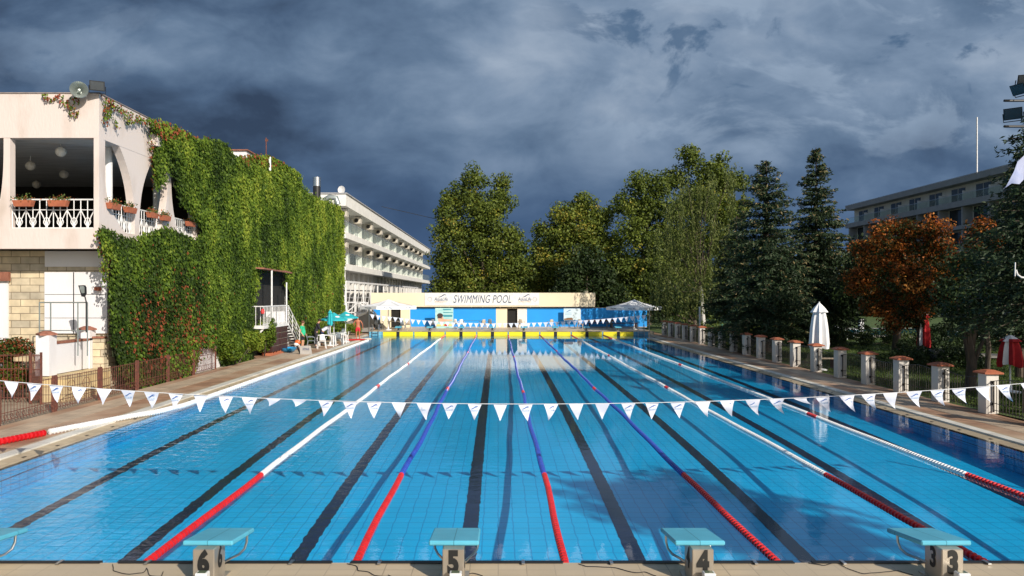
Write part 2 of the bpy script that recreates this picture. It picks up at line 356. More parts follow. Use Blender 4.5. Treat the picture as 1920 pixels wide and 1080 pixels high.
# gutter drains let into the gutter tiles
g = MB()
for k in range(40):
    y = 9.5+k*1.1
    g.box(XR+0.10, XR+0.15, y, y+0.09, 0.0, 0.012); g.box(XL-0.17, XL-0.12, y+.4, y+.5, 0.0, 0.012)
mat('drain', (0.03, 0.025, 0.02), rough=0.5)
struct('gutter_drains', g, 'drain')
# end decks, 0.3 m above the water
struct('near_deck', MB().box(-16, 16, -8, Y0, -0.5, 0.30), 'end_deck_tile')
struct('far_deck', MB().box(-10.3, 12.4, Y1, 65.3, -0.5, 0.30), 'end_deck_tile')
struct('far_end_wall', MB().box(XLR-0.02, XRR+0.02, Y1-0.06, Y1-0.001, -0.6, 0.285), 'end_wall_tile')
# pool shell: floor raised to its apparent depth, the water's refraction put into its shape
def floor_at(yw):
    t = CZ/yw; th = math.atan(t); s = math.cos(th)/1.33; sh = 1.95*math.tan(math.asin(s)); return yw+sh, -sh*t
prof = [floor_at(y) for y in np.concatenate([np.linspace(5.5, 20, 40), np.linspace(21, 57, 50)])]
def fz(y): return float(np.interp(y, [p[0] for p in prof], [p[1] for p in prof]))
fy = [Y0]+[p[0] for p in prof if Y0+.1 < p[0] < Y1-0.05]+[Y1]
def strip(mb, xa, xb, dz, ya=Y0, yb=Y1):
    yy = [ya]+[y for y in fy if ya+0.05 < y < yb-0.05]+[yb]
    for a, b in zip(yy[:-1], yy[1:]):
        mb.add([(xa, a, fz(a)+dz), (xb, a, fz(a)+dz), (xb, b, fz(b)+dz), (xa, b, fz(b)+dz)], [(0, 1, 2, 3)])
g = MB(); strip(g, XLR, XRR, 0.0); struct('pool_floor', g, 'pool_tile')
g = MB()
for k in range(8):
    cx = XL+1.25+2.5*k; yy = list(np.arange(Y0+1.4, 30, 0.045))+list(np.arange(30, Y1-1.5, 0.12)); o = len(g.v)
    amp = 0.005+0.011*max(0, (4-k)/4)                       # wavering edges stand in for light bent by moving water
    ky = np.arange(0, 60, 0.075); ns = RNG.normal(size=(3, len(ky)))
    for y in yy:
        q = amp*min(2.0, .5+y/25); c_ = np.interp(y, ky, ns[0])*q*.8
        g.v += [(cx-0.125+c_+np.interp(y, ky, ns[1])*q*.4, y, fz(y)+.006), (cx+0.125+c_+np.interp(y, ky, ns[2])*q*.4, y, fz(y)+.006)]
    g.f += [(o+2*i, o+2*i+1, o+2*i+3, o+2*i+2) for i in range(len(yy)-1)]; g.m += [0]*(len(yy)-1)
    for yy in (Y0+1.2, Y1-1.5): strip(g, cx-0.5, cx+0.5, 0.006, yy, yy+0.22)
struct('lane_lines', g, 'lane_line_tile')
def vwall(x, ya, yb, mb, ztop=-0.012, k0=0.0, k1=1.0):
    yy = [ya]+[y for y in fy if ya+0.05 < y < yb-0.05]+[yb]
    for a, b in zip(yy[:-1], yy[1:]):
        za, zb = fz(a), fz(b)
        mb.add([(x, a, ztop+(za-ztop)*k1), (x, b, ztop+(zb-ztop)*k1), (x, b, ztop+(zb-ztop)*k0), (x, a, ztop+(za-ztop)*k0)], [(0, 1, 2, 3)])
g = MB()
for s, x, xr in ((1, XL, XLR), (-1, XR, XRR)):
    vwall(x, Y0, REC, g); vwall(xr, REC, Y1, g)
    a, b = sorted((x, xr)); g.add([(a, REC, -.5), (b, REC, -.5), (b, REC, -0.005), (a, REC, -0.005)], [(0, 1, 2, 3)])
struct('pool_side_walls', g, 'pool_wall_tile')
g = MB()                           # the narrow resting ledge half way down the side walls
for s, x in ((1, XL), (-1, XR)):
    vwall(x+s*0.004, Y0, REC, g, k0=0.40, k1=0.43)
struct('wall_ledge_line', g, 'lane_line_tile')
struct('near_end_wall', MB().box(XL-.5, XR+.5, Y0-0.05, Y0-0.002, -1.2, 0.28), 'end_wall_tile')
# water: clear with a mirror skin
def build_water():
    M = bpy.data.materials.new('water'); M.use_nodes = True; nt = M.node_tree; N = nt.nodes; L = nt.links; N.remove(N['Principled BSDF'])
    tc = N.new('ShaderNodeTexCoord')
    def noise(sc, st, det, rough=0.5, dist=0.0):
        mp = N.new('ShaderNodeMapping'); mp.inputs['Scale'].default_value = st; L.new(tc.outputs['Object'], mp.inputs[0])
        t = N.new('ShaderNodeTexNoise'); t.inputs['Scale'].default_value = sc; t.inputs['Detail'].default_value = det; t.inputs['Roughness'].default_value = rough
        t.inputs['Distortion'].default_value = dist
        L.new(mp.outputs[0], t.inputs['Vector']); return t.outputs['Fac']
    a = noise(2.6, (1.0, 1.5, 1), 3, 0.5, 0.4); b = noise(9.0, (0.8, 1.5, 1), 2, 0.5, 0.6); patch = noise(0.22, (1, 0.6, 1), 2)
    # calmer and livelier patches; livelier to the near left
    sp = N.new('ShaderNodeSeparateXYZ'); L.new(tc.outputs['Object'], sp.inputs[0])
    def math_(op, x, y):
        q = N.new('ShaderNodeMath'); q.operation = op
        for i, v in enumerate((x, y)):
            if isinstance(v, (int, float)): q.inputs[i].default_value = v
            else: L.new(v, q.inputs[i])
        return q.outputs[0]
    left = N.new('ShaderNodeMapRange'); L.new(sp.outputs[0], left.inputs[0]); left.inputs[1].default_value = 1.0; left.inputs[2].default_value = -6.0
    left.inputs[3].default_value = 0.10; left.inputs[4].default_value = 1.0; left.interpolation_type = 'SMOOTHSTEP'
    near = N.new('ShaderNodeMapRange'); L.new(sp.outputs[1], near.inputs[0]); near.inputs[1].default_value = 12; near.inputs[2].default_value = 45
    near.inputs[3].default_value = 1.0; near.inputs[4].default_value = 0.22
    pm = N.new('ShaderNodeMapRange'); L.new(patch, pm.inputs[0]); pm.inputs[1].default_value = 0.38; pm.inputs[2].default_value = 0.62; pm.inputs[3].default_value = 0.45; pm.inputs[4].default_value = 1.0
    h = math_('ADD', math_('MULTIPLY', a, 1.0), math_('MULTIPLY', b, 0.30))
    amp = math_('MULTIPLY', math_('MULTIPLY', left.outputs[0], near.outputs[0]), pm.outputs[0])
    bp = N.new('ShaderNodeBump'); bp.inputs['Distance'].default_value = 0.034; L.new(amp, bp.inputs['Strength']); L.new(h, bp.inputs['Height'])
    fr = N.new('ShaderNodeFresnel'); ge = N.new('ShaderNodeNewGeometry'); io = N.new('ShaderNodeMapRange'); io.inputs[3].default_value = 1.28; io.inputs[4].default_value = 0.78125
    L.new(ge.outputs['Backfacing'], io.inputs[0]); L.new(io.outputs[0], fr.inputs['IOR'])   # one thin skin: the same mirror from both sides
    L.new(bp.outputs[0], fr.inputs['Normal'])
    gl = N.new('ShaderNodeBsdfGlossy'); gl.inputs['Roughness'].default_value = 0.015; L.new(bp.outputs[0], gl.inputs['Normal'])
    tr = N.new('ShaderNodeBsdfTransparent'); tr.inputs[0].default_value = (0.90, 0.985, 1.0, 1)
    mx = N.new('ShaderNodeMixShader'); L.new(fr.outputs[0], mx.inputs[0]); L.new(tr.outputs[0], mx.inputs[1]); L.new(gl.outputs[0], mx.inputs[2])
    L.new(mx.outputs[0], N['Material Output'].inputs[0]); MATS['water'] = M
build_water()
g = MB(); g.add([(XL, Y0, 0), (XR, Y0, 0), (XR, REC, 0), (XL, REC, 0), (XLR, REC, 0), (XRR, REC, 0), (XRR, Y1-.06, 0), (XLR, Y1-.06, 0)],
      [(0, 1, 2, 3), (4, 3, 2, 5, 6, 7)])
struct('pool_water', g, 'water')
# ================================================================== POOL FITTINGS
mat('red_plastic', (0.62, 0.015, 0.02), (0.50, 0.01, 0.015), rough=0.35, scale=9)
mat('white_plastic', (0.80, 0.80, 0.80), (0.70, 0.71, 0.72), rough=0.35, scale=9)
mat('blue_plastic', (0.015, 0.05, 0.36), (0.02, 0.07, 0.45), rough=0.35, scale=9)
mat('steel', (0.62, 0.62, 0.62), (0.52, 0.52, 0.52), rough=0.28, metal=1.0, scale=12)
mat('black_rubber', (0.012, 0.012, 0.014), rough=0.5)
mat('black_metal', (0.016, 0.016, 0.018), rough=0.4)
mat('cord', (0.75, 0.75, 0.75), rough=0.6)
def float_run(mb, path, r=0.050, step=0.055, n=8):
    """string of ridged float discs along a polyline"""
    pts = [Vector(p) for p in path]; P = []; acc = []
    L_ = [0]
    for a, b in zip(pts[:-1], pts[1:]): L_.append(L_[-1]+(b-a).length)
    tot = L_[-1]; q = []; rr = []; d = 0; k = 0
    while d < tot:
        i = max(0, min(len(pts)-2, int(np.searchsorted(L_, d, 'right'))-1)); f = (d-L_[i])/max(1e-6, L_[i+1]-L_[i])
        p = pts[i].lerp(pts[i+1], f); near = p.y < 24; st = step if near else step*3
        ph = k % 4; st = st if near else step*2.2; q.append(p); rr.append((r*0.30, r, r, r*0.30)[ph]); d += st*(0.08, 0.46, 0.08, 0.38)[ph]*1.6; k += 1
    mb.tube(q, rr, n)
def lane_rope(x, near_c, main_c, label, marks=()):
    base = (x, 8.0, 0.0); t = thing('lane_rope', label, 'lane rope', base, 'floating lane ropes')
    def pth(a, b): return [(x+0.018*math.sin(y*0.55+x)+0.01*math.sin(y*1.7), y, 0.015) for y in np.linspace(a, b, max(2, int((b-a)*1.5)))]
    for a, b in [(7.96, 12.9), (52.9, 57.7)]+[(mk, mk+.55) for mk in marks]: m1 = MB(); float_run(m1, pth(a, b)); m1.build('red_floats', near_c, t)
    cuts = [12.95]+[v for mk in marks for v in (mk-0.03, mk+0.6)]+[52.85]
    for a, b in zip(cuts[::2], cuts[1::2]): m2 = MB(); float_run(m2, pth(a, b)); m2.build('white_floats' if main_c == 'white_plastic' else 'blue_floats', main_c, t)
    MB().tube([(x, 7.9, 0.12), (x, 8.02, 0.03), (x, 57.6, 0.02), (x, 57.84, 0.1)], 0.008, 5).build('cable', 'steel', t)
    return t
lane_rope(LANE_E[2], 'red_plastic', 'white_plastic', 'white lane rope with red ends, the one left of starting block six', (25.2, 33.4))
lane_rope(LANE_E[3], 'red_plastic', 'blue_plastic', 'blue lane rope with red ends between starting blocks six and five', (24.5, 40))
lane_rope(LANE_E[4], 'red_plastic', 'blue_plastic', 'blue lane rope with red ends between starting blocks five and four', (23.5, 37))
lane_rope(LANE_E[5], 'red_plastic', 'blue_plastic', 'blue lane rope with red ends between starting blocks four and three', (24.5, 41))
lane_rope(LANE_E[6], 'red_plastic', 'white_plastic', 'white lane rope with red ends just right of starting block three', (24.8, 38))
lane_rope(LANE_E[7], 'red_plastic', 'white_plastic', 'white lane rope with red ends nearest the right side wall', (19.0, 33.0))
# the eighth rope has been pulled over to the left side
t = thing('lane_rope', 'red and white lane rope pulled up onto the left deck and along the pool edge', 'lane rope', (-10.4, 15.3, 0.1), 'floating lane ropes')
red = [(-12.0, 12.6, 0.12), (-11.0, 14.1, 0.13), (-10.42, 15.3, 0.13), (-10.12, 16.3, 0.12)]
wh = [(-10.10, 16.4, 0.12), (-9.72, 17.6, 0.11), (-9.42, 18.6, 0.10), (-9.16, 19.6, 0.06), (-9.06, 21, 0.02)]+[(-9.08+0.03*math.sin(y*0.35), y, 0.02) for y in np.arange(22.5, 52, 1.5)]
m1 = MB(); float_run(m1, red, r=0.075, step=0.06); m1.build('red_floats', 'red_plastic', t)
m2 = MB(); float_run(m2, wh, r=0.07, step=0.06); m2.build('white_floats', 'white_plastic', t)
MB().tube(red+wh, 0.008, 5).build('cable', 'steel', t)
# ------------------------------------------------------------------ touch pads on the end walls
mat('pad_yellow', (0.82, 0.66, 0.02), (0.76, 0.60, 0.02), rough=0.4, scale=2)
NW = {3:'three',4:'four',5:'five',6:'six',7:'seven',8:'eight',2:'two',1:'one'}
SEQ = {8:'leftmost',7:'second from the left',6:'third from the left',5:'fourth from the left',4:'fourth from the right',3:'third from the right',2:'second from the right',1:'rightmost'}
for k in range(8):
    cx = XL+1.25+2.5*k; n = 8-k
    t = thing('touch_pad', f'yellow timing pad with black centre strip on far wall, {SEQ[n]}', 'timing pad', (cx, Y1-.08, 0), 'yellow timing pads')
    for s in (-1, 1):
        a, b = sorted((cx+s*0.13, cx+s*1.19)); m = MB().box(a, b, Y1-0.10, Y1-0.065, -0.09, 0.275)
        m.build('panel', 'pad_yellow', t)
        MB().box(a, b, Y1-0.108, Y1-0.064, 0.276, 0.293).build('top_lip', 'black_rubber', t)
    MB().box(cx-0.125, cx+0.125, Y1-0.105, Y1-0.066, -0.09, 0.29).build('centre_strip', 'black_rubber', t)
for k in range(8):
    cx = XL+1.25+2.5*k
    lane = 8-k
    t = thing('touch_pad', f'black timing pad edge along the near deck, {SEQ[lane]} of the row', 'timing pad', (cx, Y0, 0.3), 'black near end timing pads')
    MB().box(cx-1.15, cx+1.15, Y0-0.0, Y0+0.035, -0.6, 0.312).build('pad_face', 'black_rubber', t)
    MB().box(cx-1.15, cx+1.15, Y0-0.035, Y0-0.001, 0.304, 0.312).build('hook_strip', 'black_rubber', t)
    for s in (-0.83, 0.72): MB().cbox((cx+s, Y0-0.03, 0.318), (0.035, 0.11, 0.012)).build('clip', 'steel', t)
# ------------------------------------------------------------------ starting blocks
tilemat('block_top', ((0.10, 0.44, 0.60), (0.09, 0.41, 0.56)), (0.03, 0.18, 0.26), 0.26, 2.0, rough=0.5, msize=0.004, noise=0.12, nscale=3, plane='XY', off=0)
mat('stem_steel', (0.46, 0.41, 0.34), (0.36, 0.32, 0.27), rough=0.35, metal=0.55, scale=5, stretch=(1, 1, 0.3))
mat('digit', (0.01, 0.01, 0.01), rough=0.6)
def starting_block(n, loc, rz, label, far=False):
    """local: +y towards the pool, origin on the deck at the pool edge"""
    t = thing('starting_block', label, 'starting block', loc, 'starting blocks', rz)
    w = 0.255
    vs = [(-w, -.50, .355), (w, -.50, .355), (w, .17, .275), (-w, .17, .275), (-w, -.50, .405), (w, -.50, .405), (w, .17, .325), (-w, .17, .325)]
    m = MB().add(vs, [(0, 3, 2, 1), (4, 5, 6, 7), (0, 1, 5, 4), (1, 2, 6, 5), (2, 3, 7, 6), (3, 0, 4, 7)])
    m.build('platform', 'block_top', t, world=False, bevel=0.012)
    m = MB().box(-.108, .108, -.60, -.30, 0.0, 0.352); m.build('stem', 'stem_steel', t, world=False, bevel=0.008)
    MB().box(-.15, .15, -.64, -.26, 0.0, 0.012).build('base_plate', 'stem_steel', t, world=False)
    for s in (-1, 1):
        pts = [(s*0.238, -0.02, 0.31), (s*0.238, -0.03, 0.235), (s*0.225, -0.06, 0.17), (s*0.19, -0.12, 0.135), (s*0.14, -0.22, 0.13), (s*0.105, -0.33, 0.13)]
        MB().tube(pts, 0.0135, 8).build('handle', 'steel', t, smooth=True, world=False)
    # numbers on the four sides a swimmer or official sees
    textmesh(str(n), 0.30, 'digit', 'number', t, Matrix.Translation((0, -0.6035, 0.215)) @ FACE_CAM, 0.001, 0, 0.018, 0.74, world=False)
    for s in (-1, 1):
        textmesh(str(n), 0.28, 'digit', 'number', t, Matrix.Translation((s*0.1115, -0.45, 0.215)) @ Matrix.Rotation(R(90*s), 4, 'Z') @ FACE_CAM, 0.001, 0, 0.010, 0.80, world=False)
    if far: textmesh(str(n), 0.235, 'digit', 'number', t, Matrix.Translation((0, -0.2965, 0.165)) @ Matrix.Rotation(R(180), 4, 'Z') @ FACE_CAM, 0.001, 0, 0.008, 0.75, world=False)
    return t
mat('device_white', (0.70, 0.71, 0.70), (0.62, 0.63, 0.62), rough=0.4)
mat('device_screen', (0.10, 0.13, 0.08), rough=0.2)
for k in range(8):
    n = 8-k; cx = XL+1.25+2.5*k
    if n in (3, 4, 5, 6, 7):
        starting_block(n, (cx, Y0, 0.30), 0, f'near turquoise starting block with the black number {NW[n]} on its stem')
        if n < 7:
            d = thing('timing_box', f'small white timing box at the foot of starting block {NW[n]}', 'timing box', (cx+0.03, Y0-0.70, 0.30), 'white timing boxes')
            MB().box(-.06, .06, -.045, .045, 0, 0.165).build('case', 'device_white', d, world=False, bevel=0.008)
            MB().box(-.04, .04, -.03, .03, 0.166, 0.169).build('screen', 'device_screen', d, world=False)
            for i in range(4): MB().cbox((-.036+.024*i, -.0475, 0.10), (0.014, 0.005, 0.014)).build('button', 'black_rubber', d, world=False)
    starting_block(n, (cx, Y1+0.02, 0.30), math.pi, f'far turquoise starting block behind the yellow pads, {SEQ[n]}', far=True)
# cables straggling over the near deck
def cable(pts, label, r=0.0042):
    P = []
    for (px, py) in pts:
        Y = F*(CZ-0.307)/(py-VY); x, _, _ = at(px, py, Y); P.append((x, Y, 0.307))
    P2 = []
    for i in range(len(P)-1):
        for f in (0, .33, .66): P2.append(tuple(Vector(P[i]).lerp(Vector(P[i+1]), f)+Vector((random.uniform(-.008, .008), random.uniform(-.008, .008), 0))))
    P2.append(P[-1]); P2 = [Vector(p) for p in P2]
    for _ in range(2): P2 = [P2[0]]+[q for a, b in zip(P2[:-1], P2[1:]) for q in (a.lerp(b, .25), a.lerp(b, .75))]+[P2[-1]]
    tag(MB().tube(P2, r, 5).build('cable', 'black_rubber'), label, 'cable', 'cables on the near deck')
cable([(212, 1058), (213, 1070), (240, 1077), (268, 1074), (276, 1064), (280, 1079), (303, 1081), (306, 1072)], 'thin dark cable looping over the deck left of block six')
cable([(650, 1057), (668, 1061), (672, 1070), (690, 1072), (703, 1080), (735, 1082), (728, 1078)], 'thin dark cable trailing on the deck left of block five')
cable([(1086, 1057), (1100, 1062), (1150, 1064), (1190, 1074), (1210, 1072), (1230, 1080)], 'thin dark cable curving on the deck between blocks five and four')
cable([(1516, 1056), (1545, 1060), (1570, 1054), (1590, 1066), (1620, 1076), (1660, 1072), (1685, 1070), (1712, 1078)], 'long dark cable snaking on the deck left of block three')
cable([(870, 1078), (885, 1074), (905, 1080)], 'short dark cable end beside the foot of block five')
# ------------------------------------------------------------------ backstroke flags
mat('pennant_cloth', (0.72, 0.74, 0.84), (0.66, 0.69, 0.80), rough=0.8, scale=6)
mat('logo_blue', (0.03, 0.13, 0.42), rough=0.7); mat('logo_pale', (0.25, 0.42, 0.62), rough=0.7)
def swoosh(cx, cz, w, y, mb):
    top = [(-.5, -.12), (-.3, -.10), (-.1, .0), (.1, .16), (.28, .22), (.42, .17), (.5, .06)]; bot = [(.42, .08), (.28, .11), (.1, .02), (-.1, -.12), (-.3, -.17)]
    mb.add([(cx+a*w, y, cz+b*w) for a, b in top+bot], [tuple(range(len(top)+len(bot)))])
def flag_line(Y, xs_, zf, xa, xb, label, w, h, folds=(), logos=None, grp='pennant strings'):
    t = thing('pennant_line', label, 'pennant string', (xa, Y, zf(xa)), grp)
    MB().tube([(x, Y, zf(x)) for x in np.linspace(xa, xb, 60)], 0.006 if Y < 20 else 0.008, 5).build('string', 'cord', t)
    for i, x in enumerate(xs_):
        z = zf(x); ww = w*random.uniform(.95, 1.03); hh = h*random.uniform(.94, 1.03); tw = random.uniform(-.035, .035); sk = random.uniform(-.03, .03)
        if x > 3.5 and Y < 20: sk += 0.03+0.006*x; hh *= 0.97
        if i in folds: hh *= 0.45; sk += (-1 if x < 0 else 1)*0.07
        vs = []; fs = []; n = 5
        for r_ in range(n+1):
            f = r_/n; hw = ww/2*(1-f)
            for c in (-1, 0, 1): vs.append((x+hw*c+sk*f*f*1.6, Y+0.02*math.sin(f*3+i)+tw*f+0.012*c*math.sin(f*5+i*2), zf(x+hw*c)*(1-f)+(z-hh)*f if f < 1 else z-hh))
        for r_ in range(n):
            for c in range(2): fs.append((r_*3+c, r_*3+c+1, (r_+1)*3+c+1, (r_+1)*3+c))
        p = MB().add(vs, fs).build('pennant', 'pennant_cloth', t, smooth=True)
        if logos and i in logos:
            l = MB(); swoosh(x+sk*.1, z-hh*0.22, ww*0.5, Y-0.016, l); l.v = [(a, b, c) for a, b, c in l.v]
            lo = l.build('printed_wave', 'logo_blue', None); lo.parent = p
            tx = textmesh('AquaLife', 0.042, 'logo_pale', 'printed_name', None, Matrix.Translation((x+sk*.2, Y-0.017, z-hh*0.38)) @ FACE_CAM, 0.0003, 0.2, 0.0, 0.9); tx.parent = p
    return t
px_list = [8, 50, 91, 135, 183, 228, 271, 316, 362, 410, 455, 500, 548, 598, 643, 688, 735, 782, 830, 877, 925, 972, 1020, 1067, 1116, 1165, 1210, 1258, 1305, 1350, 1398, 1443, 1488, 1530, 1575, 1615, 1655, 1700, 1745, 1786, 1830, 1868, 1912, 1957, 2000, -38, -82]
YF = 12.47; xs_ = [(p-VX)/F*YF for p in px_list]
flag_line(YF, [x+0.12 for x in xs_], lambda x: 1.333+0.0049*(x-0.5)**2, -10.0, 11.4, 'long string of white pennants hung low across the near end of the pool', 0.255, 0.285, folds=(11, 12, 32), logos={i for i in range(len(px_list)) if i % 4 != 0 and i not in (11, 12, 32)})
def zfar(x): return 1.13+(0.0083*(x+.3)**2 if x < -.3 else 0.0050*(x+.3)**2)
flag_line(53.0, list(np.linspace(-9.15, 10.6, 48)), zfar, -9.4, 11.0, 'string of small white pennants across the far end of the pool', 0.33, 0.36)
for s, x, lab in ((-1, -9.4, 'thin grey pole holding the far pennants on the left side'), (1, 11.0, 'thin grey pole holding the far pennants on the right side')):
    t = thing('flag_pole', lab, 'pole', (x, 53.0, 0.03), 'poles of the far pennant string')
    MB().bar((0, 0, 0), (0, 0, 2.25), 0.03, 8).build('pole', 'steel', t, world=False); MB().lathe([(0.09, 0), (0.09, .03), (0.03, .05)], n=10).build('foot', 'steel', t, world=False)
for s, x in ((-1, -10.0), (1, 11.4)):
    t = thing('flag_pole', 'grey pole holding the near pennant string at the %s edge of the pool' % ('left' if s < 0 else 'right'), 'pole', (x, YF, 0.05))
    MB().bar((0, 0, 0), (0, 0, 1.95), 0.03, 8).build('pole', 'steel', t, world=False); MB().lathe([(0.09, 0), (0.09, .03), (0.03, .05)], n=10).build('foot', 'steel', t, world=False)
# ladders in the corner bays
for s, x, lab in ((-1, XLR+0.5, 'steel pool ladder in the far left corner'), (1, XRR-0.55, 'steel pool ladder in the far right corner')):
    t = thing('pool_ladder', lab, 'ladder', (x, Y1, 0.3), 'corner pool ladders')
    for q in (-.25, .25):
        pts = [(q, 0.35, 0), (q, 0.35, 0.35), (q, 0.25, 0.5), (q, 0.08, 0.55), (q, -0.10, 0.48), (q, -0.14, 0.3), (q, -0.14, -0.45)]
        MB().tube(pts, 0.025, 8).build('handrail', 'steel', t, smooth=True, world=False)
    for z in (-.12, -.36): MB().box(-.25, .25, -.18, -.10, z-.02, z+.02).build('step', 'steel', t, world=False)
# ================================================================== RESTAURANT BUILDING (left)
def plaster(name, c, stain, rough=0.8):
    return mat(name, c, stain, rough=rough, scale=1.3, detail=9, bump=0.35, bscale=14, stretch=(1, 1, 0.35), pos=(0.50, 0.78))
plaster('cream_plaster', (0.66, 0.575, 0.535), (0.50, 0.41, 0.35)); plaster('white_plaster', (0.74, 0.73, 0.75), (0.66, 0.64, 0.64))
tilemat('sandstone', ((0.64, 0.53, 0.36), (0.40, 0.36, 0.29)), (0.24, 0.19, 0.13), 0.62, 0.235, rough=0.85, msize=0.012, noise=0.25, plane='XZ', bump=0.8, nscale=3, bias=-0.2)
tilemat('sandstone_side', ((0.62, 0.47, 0.24), (0.50, 0.40, 0.25)), (0.24, 0.19, 0.13), 0.62, 0.235, rough=0.85, msize=0.012, noise=0.25, plane='YZ', bump=0.8, nscale=3, bias=-0.2)
mat('ceiling_board', (0.62, 0.62, 0.62), (0.48, 0.48, 0.48), rough=0.7, scale=2, stretch=(0.4, 6, 1))
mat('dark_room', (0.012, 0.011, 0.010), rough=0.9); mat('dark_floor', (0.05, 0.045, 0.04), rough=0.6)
mat('white_paint', (0.78, 0.77, 0.76), (0.68, 0.67, 0.66), rough=0.45, scale=5)
mat('terracotta', (0.42, 0.13, 0.06), (0.34, 0.10, 0.05), rough=0.8, scale=8); mat('roof_tile', (0.30, 0.12, 0.075), (0.22, 0.085, 0.055), rough=0.8, scale=6, bump=0.4)
mat('lamp_globe', (0.75, 0.73, 0.68), rough=0.3)
mat('rusty_iron', (0.17, 0.055, 0.035), (0.10, 0.04, 0.03), rough=0.7, scale=14)
YC = 23.0; XW = -12.6             # the building's near corner
rb = thing('restaurant_building', 'two storey cream building with an open arched balcony and ivy covered side, at the left', 'building', (XW, YC, 0))
ZB, ZF_, ZO, ZT = 4.66, 5.30, 8.16, 9.56     # band underside, balcony floor, opening head, parapet top
def arcpts(c, ax, az, a0, a1, n=12): return [(c[0]+ax*math.cos(R(a0+(a1-a0)*i/n)), c[1]+az*math.sin(R(a0+(a1-a0)*i/n))) for i in range(n+1)]
# front: band, fascia, columns
m = MB(); m.box(-30, XW, YC, YC+.28, ZB, ZF_); m.build('balcony_band', 'cream_plaster', rb)
m = MB(); m.box(-30, XW, YC, YC+.28, ZO, ZT); m.build('front_parapet', 'cream_plaster', rb)
m = MB().box(XW-.28, XW, YC+.281, 37.0, ZO, ZT); m.build('side_parapet', 'cream_plaster', rb)
m = MB().box(XW-.28, XW, YC+.281, 37.0, ZB, ZF_); m.build('side_band', 'cream_plaster', rb)
MB().box(-30, XW+.04, YC-.03, YC+.34, ZT, ZT+.03).box(XW-.34, XW+.03, YC+.341, 37.0, ZT, ZT+.03).build('parapet_capping', mat('capping_tin', (0.30, 0.25, 0.23), (0.22, 0.18, 0.17), rough=.6), rb)
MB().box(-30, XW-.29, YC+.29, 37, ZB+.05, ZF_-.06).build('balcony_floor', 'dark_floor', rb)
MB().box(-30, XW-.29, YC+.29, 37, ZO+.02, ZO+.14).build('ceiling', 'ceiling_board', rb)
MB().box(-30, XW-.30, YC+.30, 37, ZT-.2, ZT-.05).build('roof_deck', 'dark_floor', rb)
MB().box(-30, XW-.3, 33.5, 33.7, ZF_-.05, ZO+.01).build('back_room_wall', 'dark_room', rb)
# front columns: straight right side, left side sweeping out to the foot
def front_col(xr, w0):
    pl = [(xr, ZF_), (xr, ZO)]+[(xr-w0, ZO)]+[(xr-w0-0.36*((i/12)**3), ZO-(ZO-ZF_)*i/12) for i in range(1, 13)]
    MB().prism(pl, 'XZ', YC+.012, YC+.27).build('front_column', 'cream_plaster', rb)
front_col(-15.42, 0.20); front_col(-18.05, 0.20)
MB().box(XW-.17, XW-.0, YC+.005, YC+.27, ZF_, ZO).build('corner_column', 'cream_plaster', rb)
# side arches, column by column
def side_poly(pl, name='arch_column'): MB().prism(pl, 'YZ', XW-.27, XW-.008).build(name, 'cream_plaster', rb)
H = ZO-ZF_
y0 = YC+.271; side_poly([(y0, ZF_), (y0, ZO)]+[(y0+.10+0.02*i/14+1.25*(max(0, (i-5)/9)**2.6), ZO-H*i/14) for i in range(15)])
def hourglass_down(yc):           # wide arch head tapering to a slim foot
    L_ = [(yc-.16-1.05*((i/14)**2.8), ZF_+H*i/14) for i in range(15)]; R_ = [(yc+.16+1.05*((i/14)**2.8), ZF_+H*i/14) for i in range(15)]
    side_poly(L_+R_[::-1])
def hourglass_up(yc):             # slim head, foot sweeping out
    L_ = [(yc-.14-.95*(((14-i)/14)**3.0), ZF_+H*i/14) for i in range(15)]; R_ = [(yc+.14+.95*(((14-i)/14)**3.0), ZF_+H*i/14) for i in range(15)]
    side_poly(L_+R_[::-1])
hourglass_down(25.45); hourglass_up(27.95); hourglass_down(30.5)
MB().bar((-13.25, 24.75, ZF_), (-13.25, 24.75, ZO+.02), 0.14, 12).build('inner_post', 'white_paint', rb, smooth=True)
for y in (28.6, 32.4): MB().bar((-13.4, y, ZF_), (-13.4, y, ZO+.02), 0.14, 12).build('inner_post', 'white_paint', rb, smooth=True)
# scupper box by the ivy
MB().box(XW, XW+.28, 26.35, 26.75, 8.60, 9.05).build('downpipe_box', 'cream_plaster', rb)
# lower storey
m = MB().box(-30, XW-.30, 24.12, 36.5, -0.4, ZB); m.build('lower_wall', 'sandstone', rb)
x0, _, _ = at(85, 0, 24.1); x1, _, _ = at(197, 0, 24.1)
_, _, zc0 = at(0, 510, 24.1); _, _, zc1 = at(0, 625, 24.1)
MB().box(x0, x1, 24.06, 24.119, zc0, zc0+.17).build('string_course', 'sandstone', rb)
MB().box(x0, XW-.31, 24.05, 24.118, zc1, zc0-.004).build('shutter_panel', 'white_plaster', rb)
MB().box(x0, x1, 24.07, 24.118, zc0+.174, ZB-.01).build('upper_panel', 'white_plaster', rb)
xm, _, _ = at(140, 0, 24.1)
for x in (xm,): MB().box(x-.012, x+.012, 24.035, 24.049, zc1, zc0-.01).build('panel_joint', 'black_rubber', rb)
for py in (552, 596): 
    _, _, zz = at(0, py, 24.1); MB().box(x0+.02, XW-.33, 24.040, 24.0485, zz-.006, zz+.006).build('panel_joint', 'drain', rb)
xl, _, _ = at(16, 0, 24.1); MB().box(-16.6, xl, 24.06, 24.119, -0.2, at(0, 527, 24.1)[2]).build('white_side_wall', 'white_plaster', rb)
MB().box(-30, xl+.1, 23.95, 24.059, at(0, 527, 24.1)[2], at(0, 510, 24.1)[2]).build('lintel', 'roof_tile', rb)
MB().box(-13.25, -13.09, 23.9, 24.04, at(0, 545, 24)[2], at(0, 538, 24)[2]).build('bracket', 'terracotta', rb)
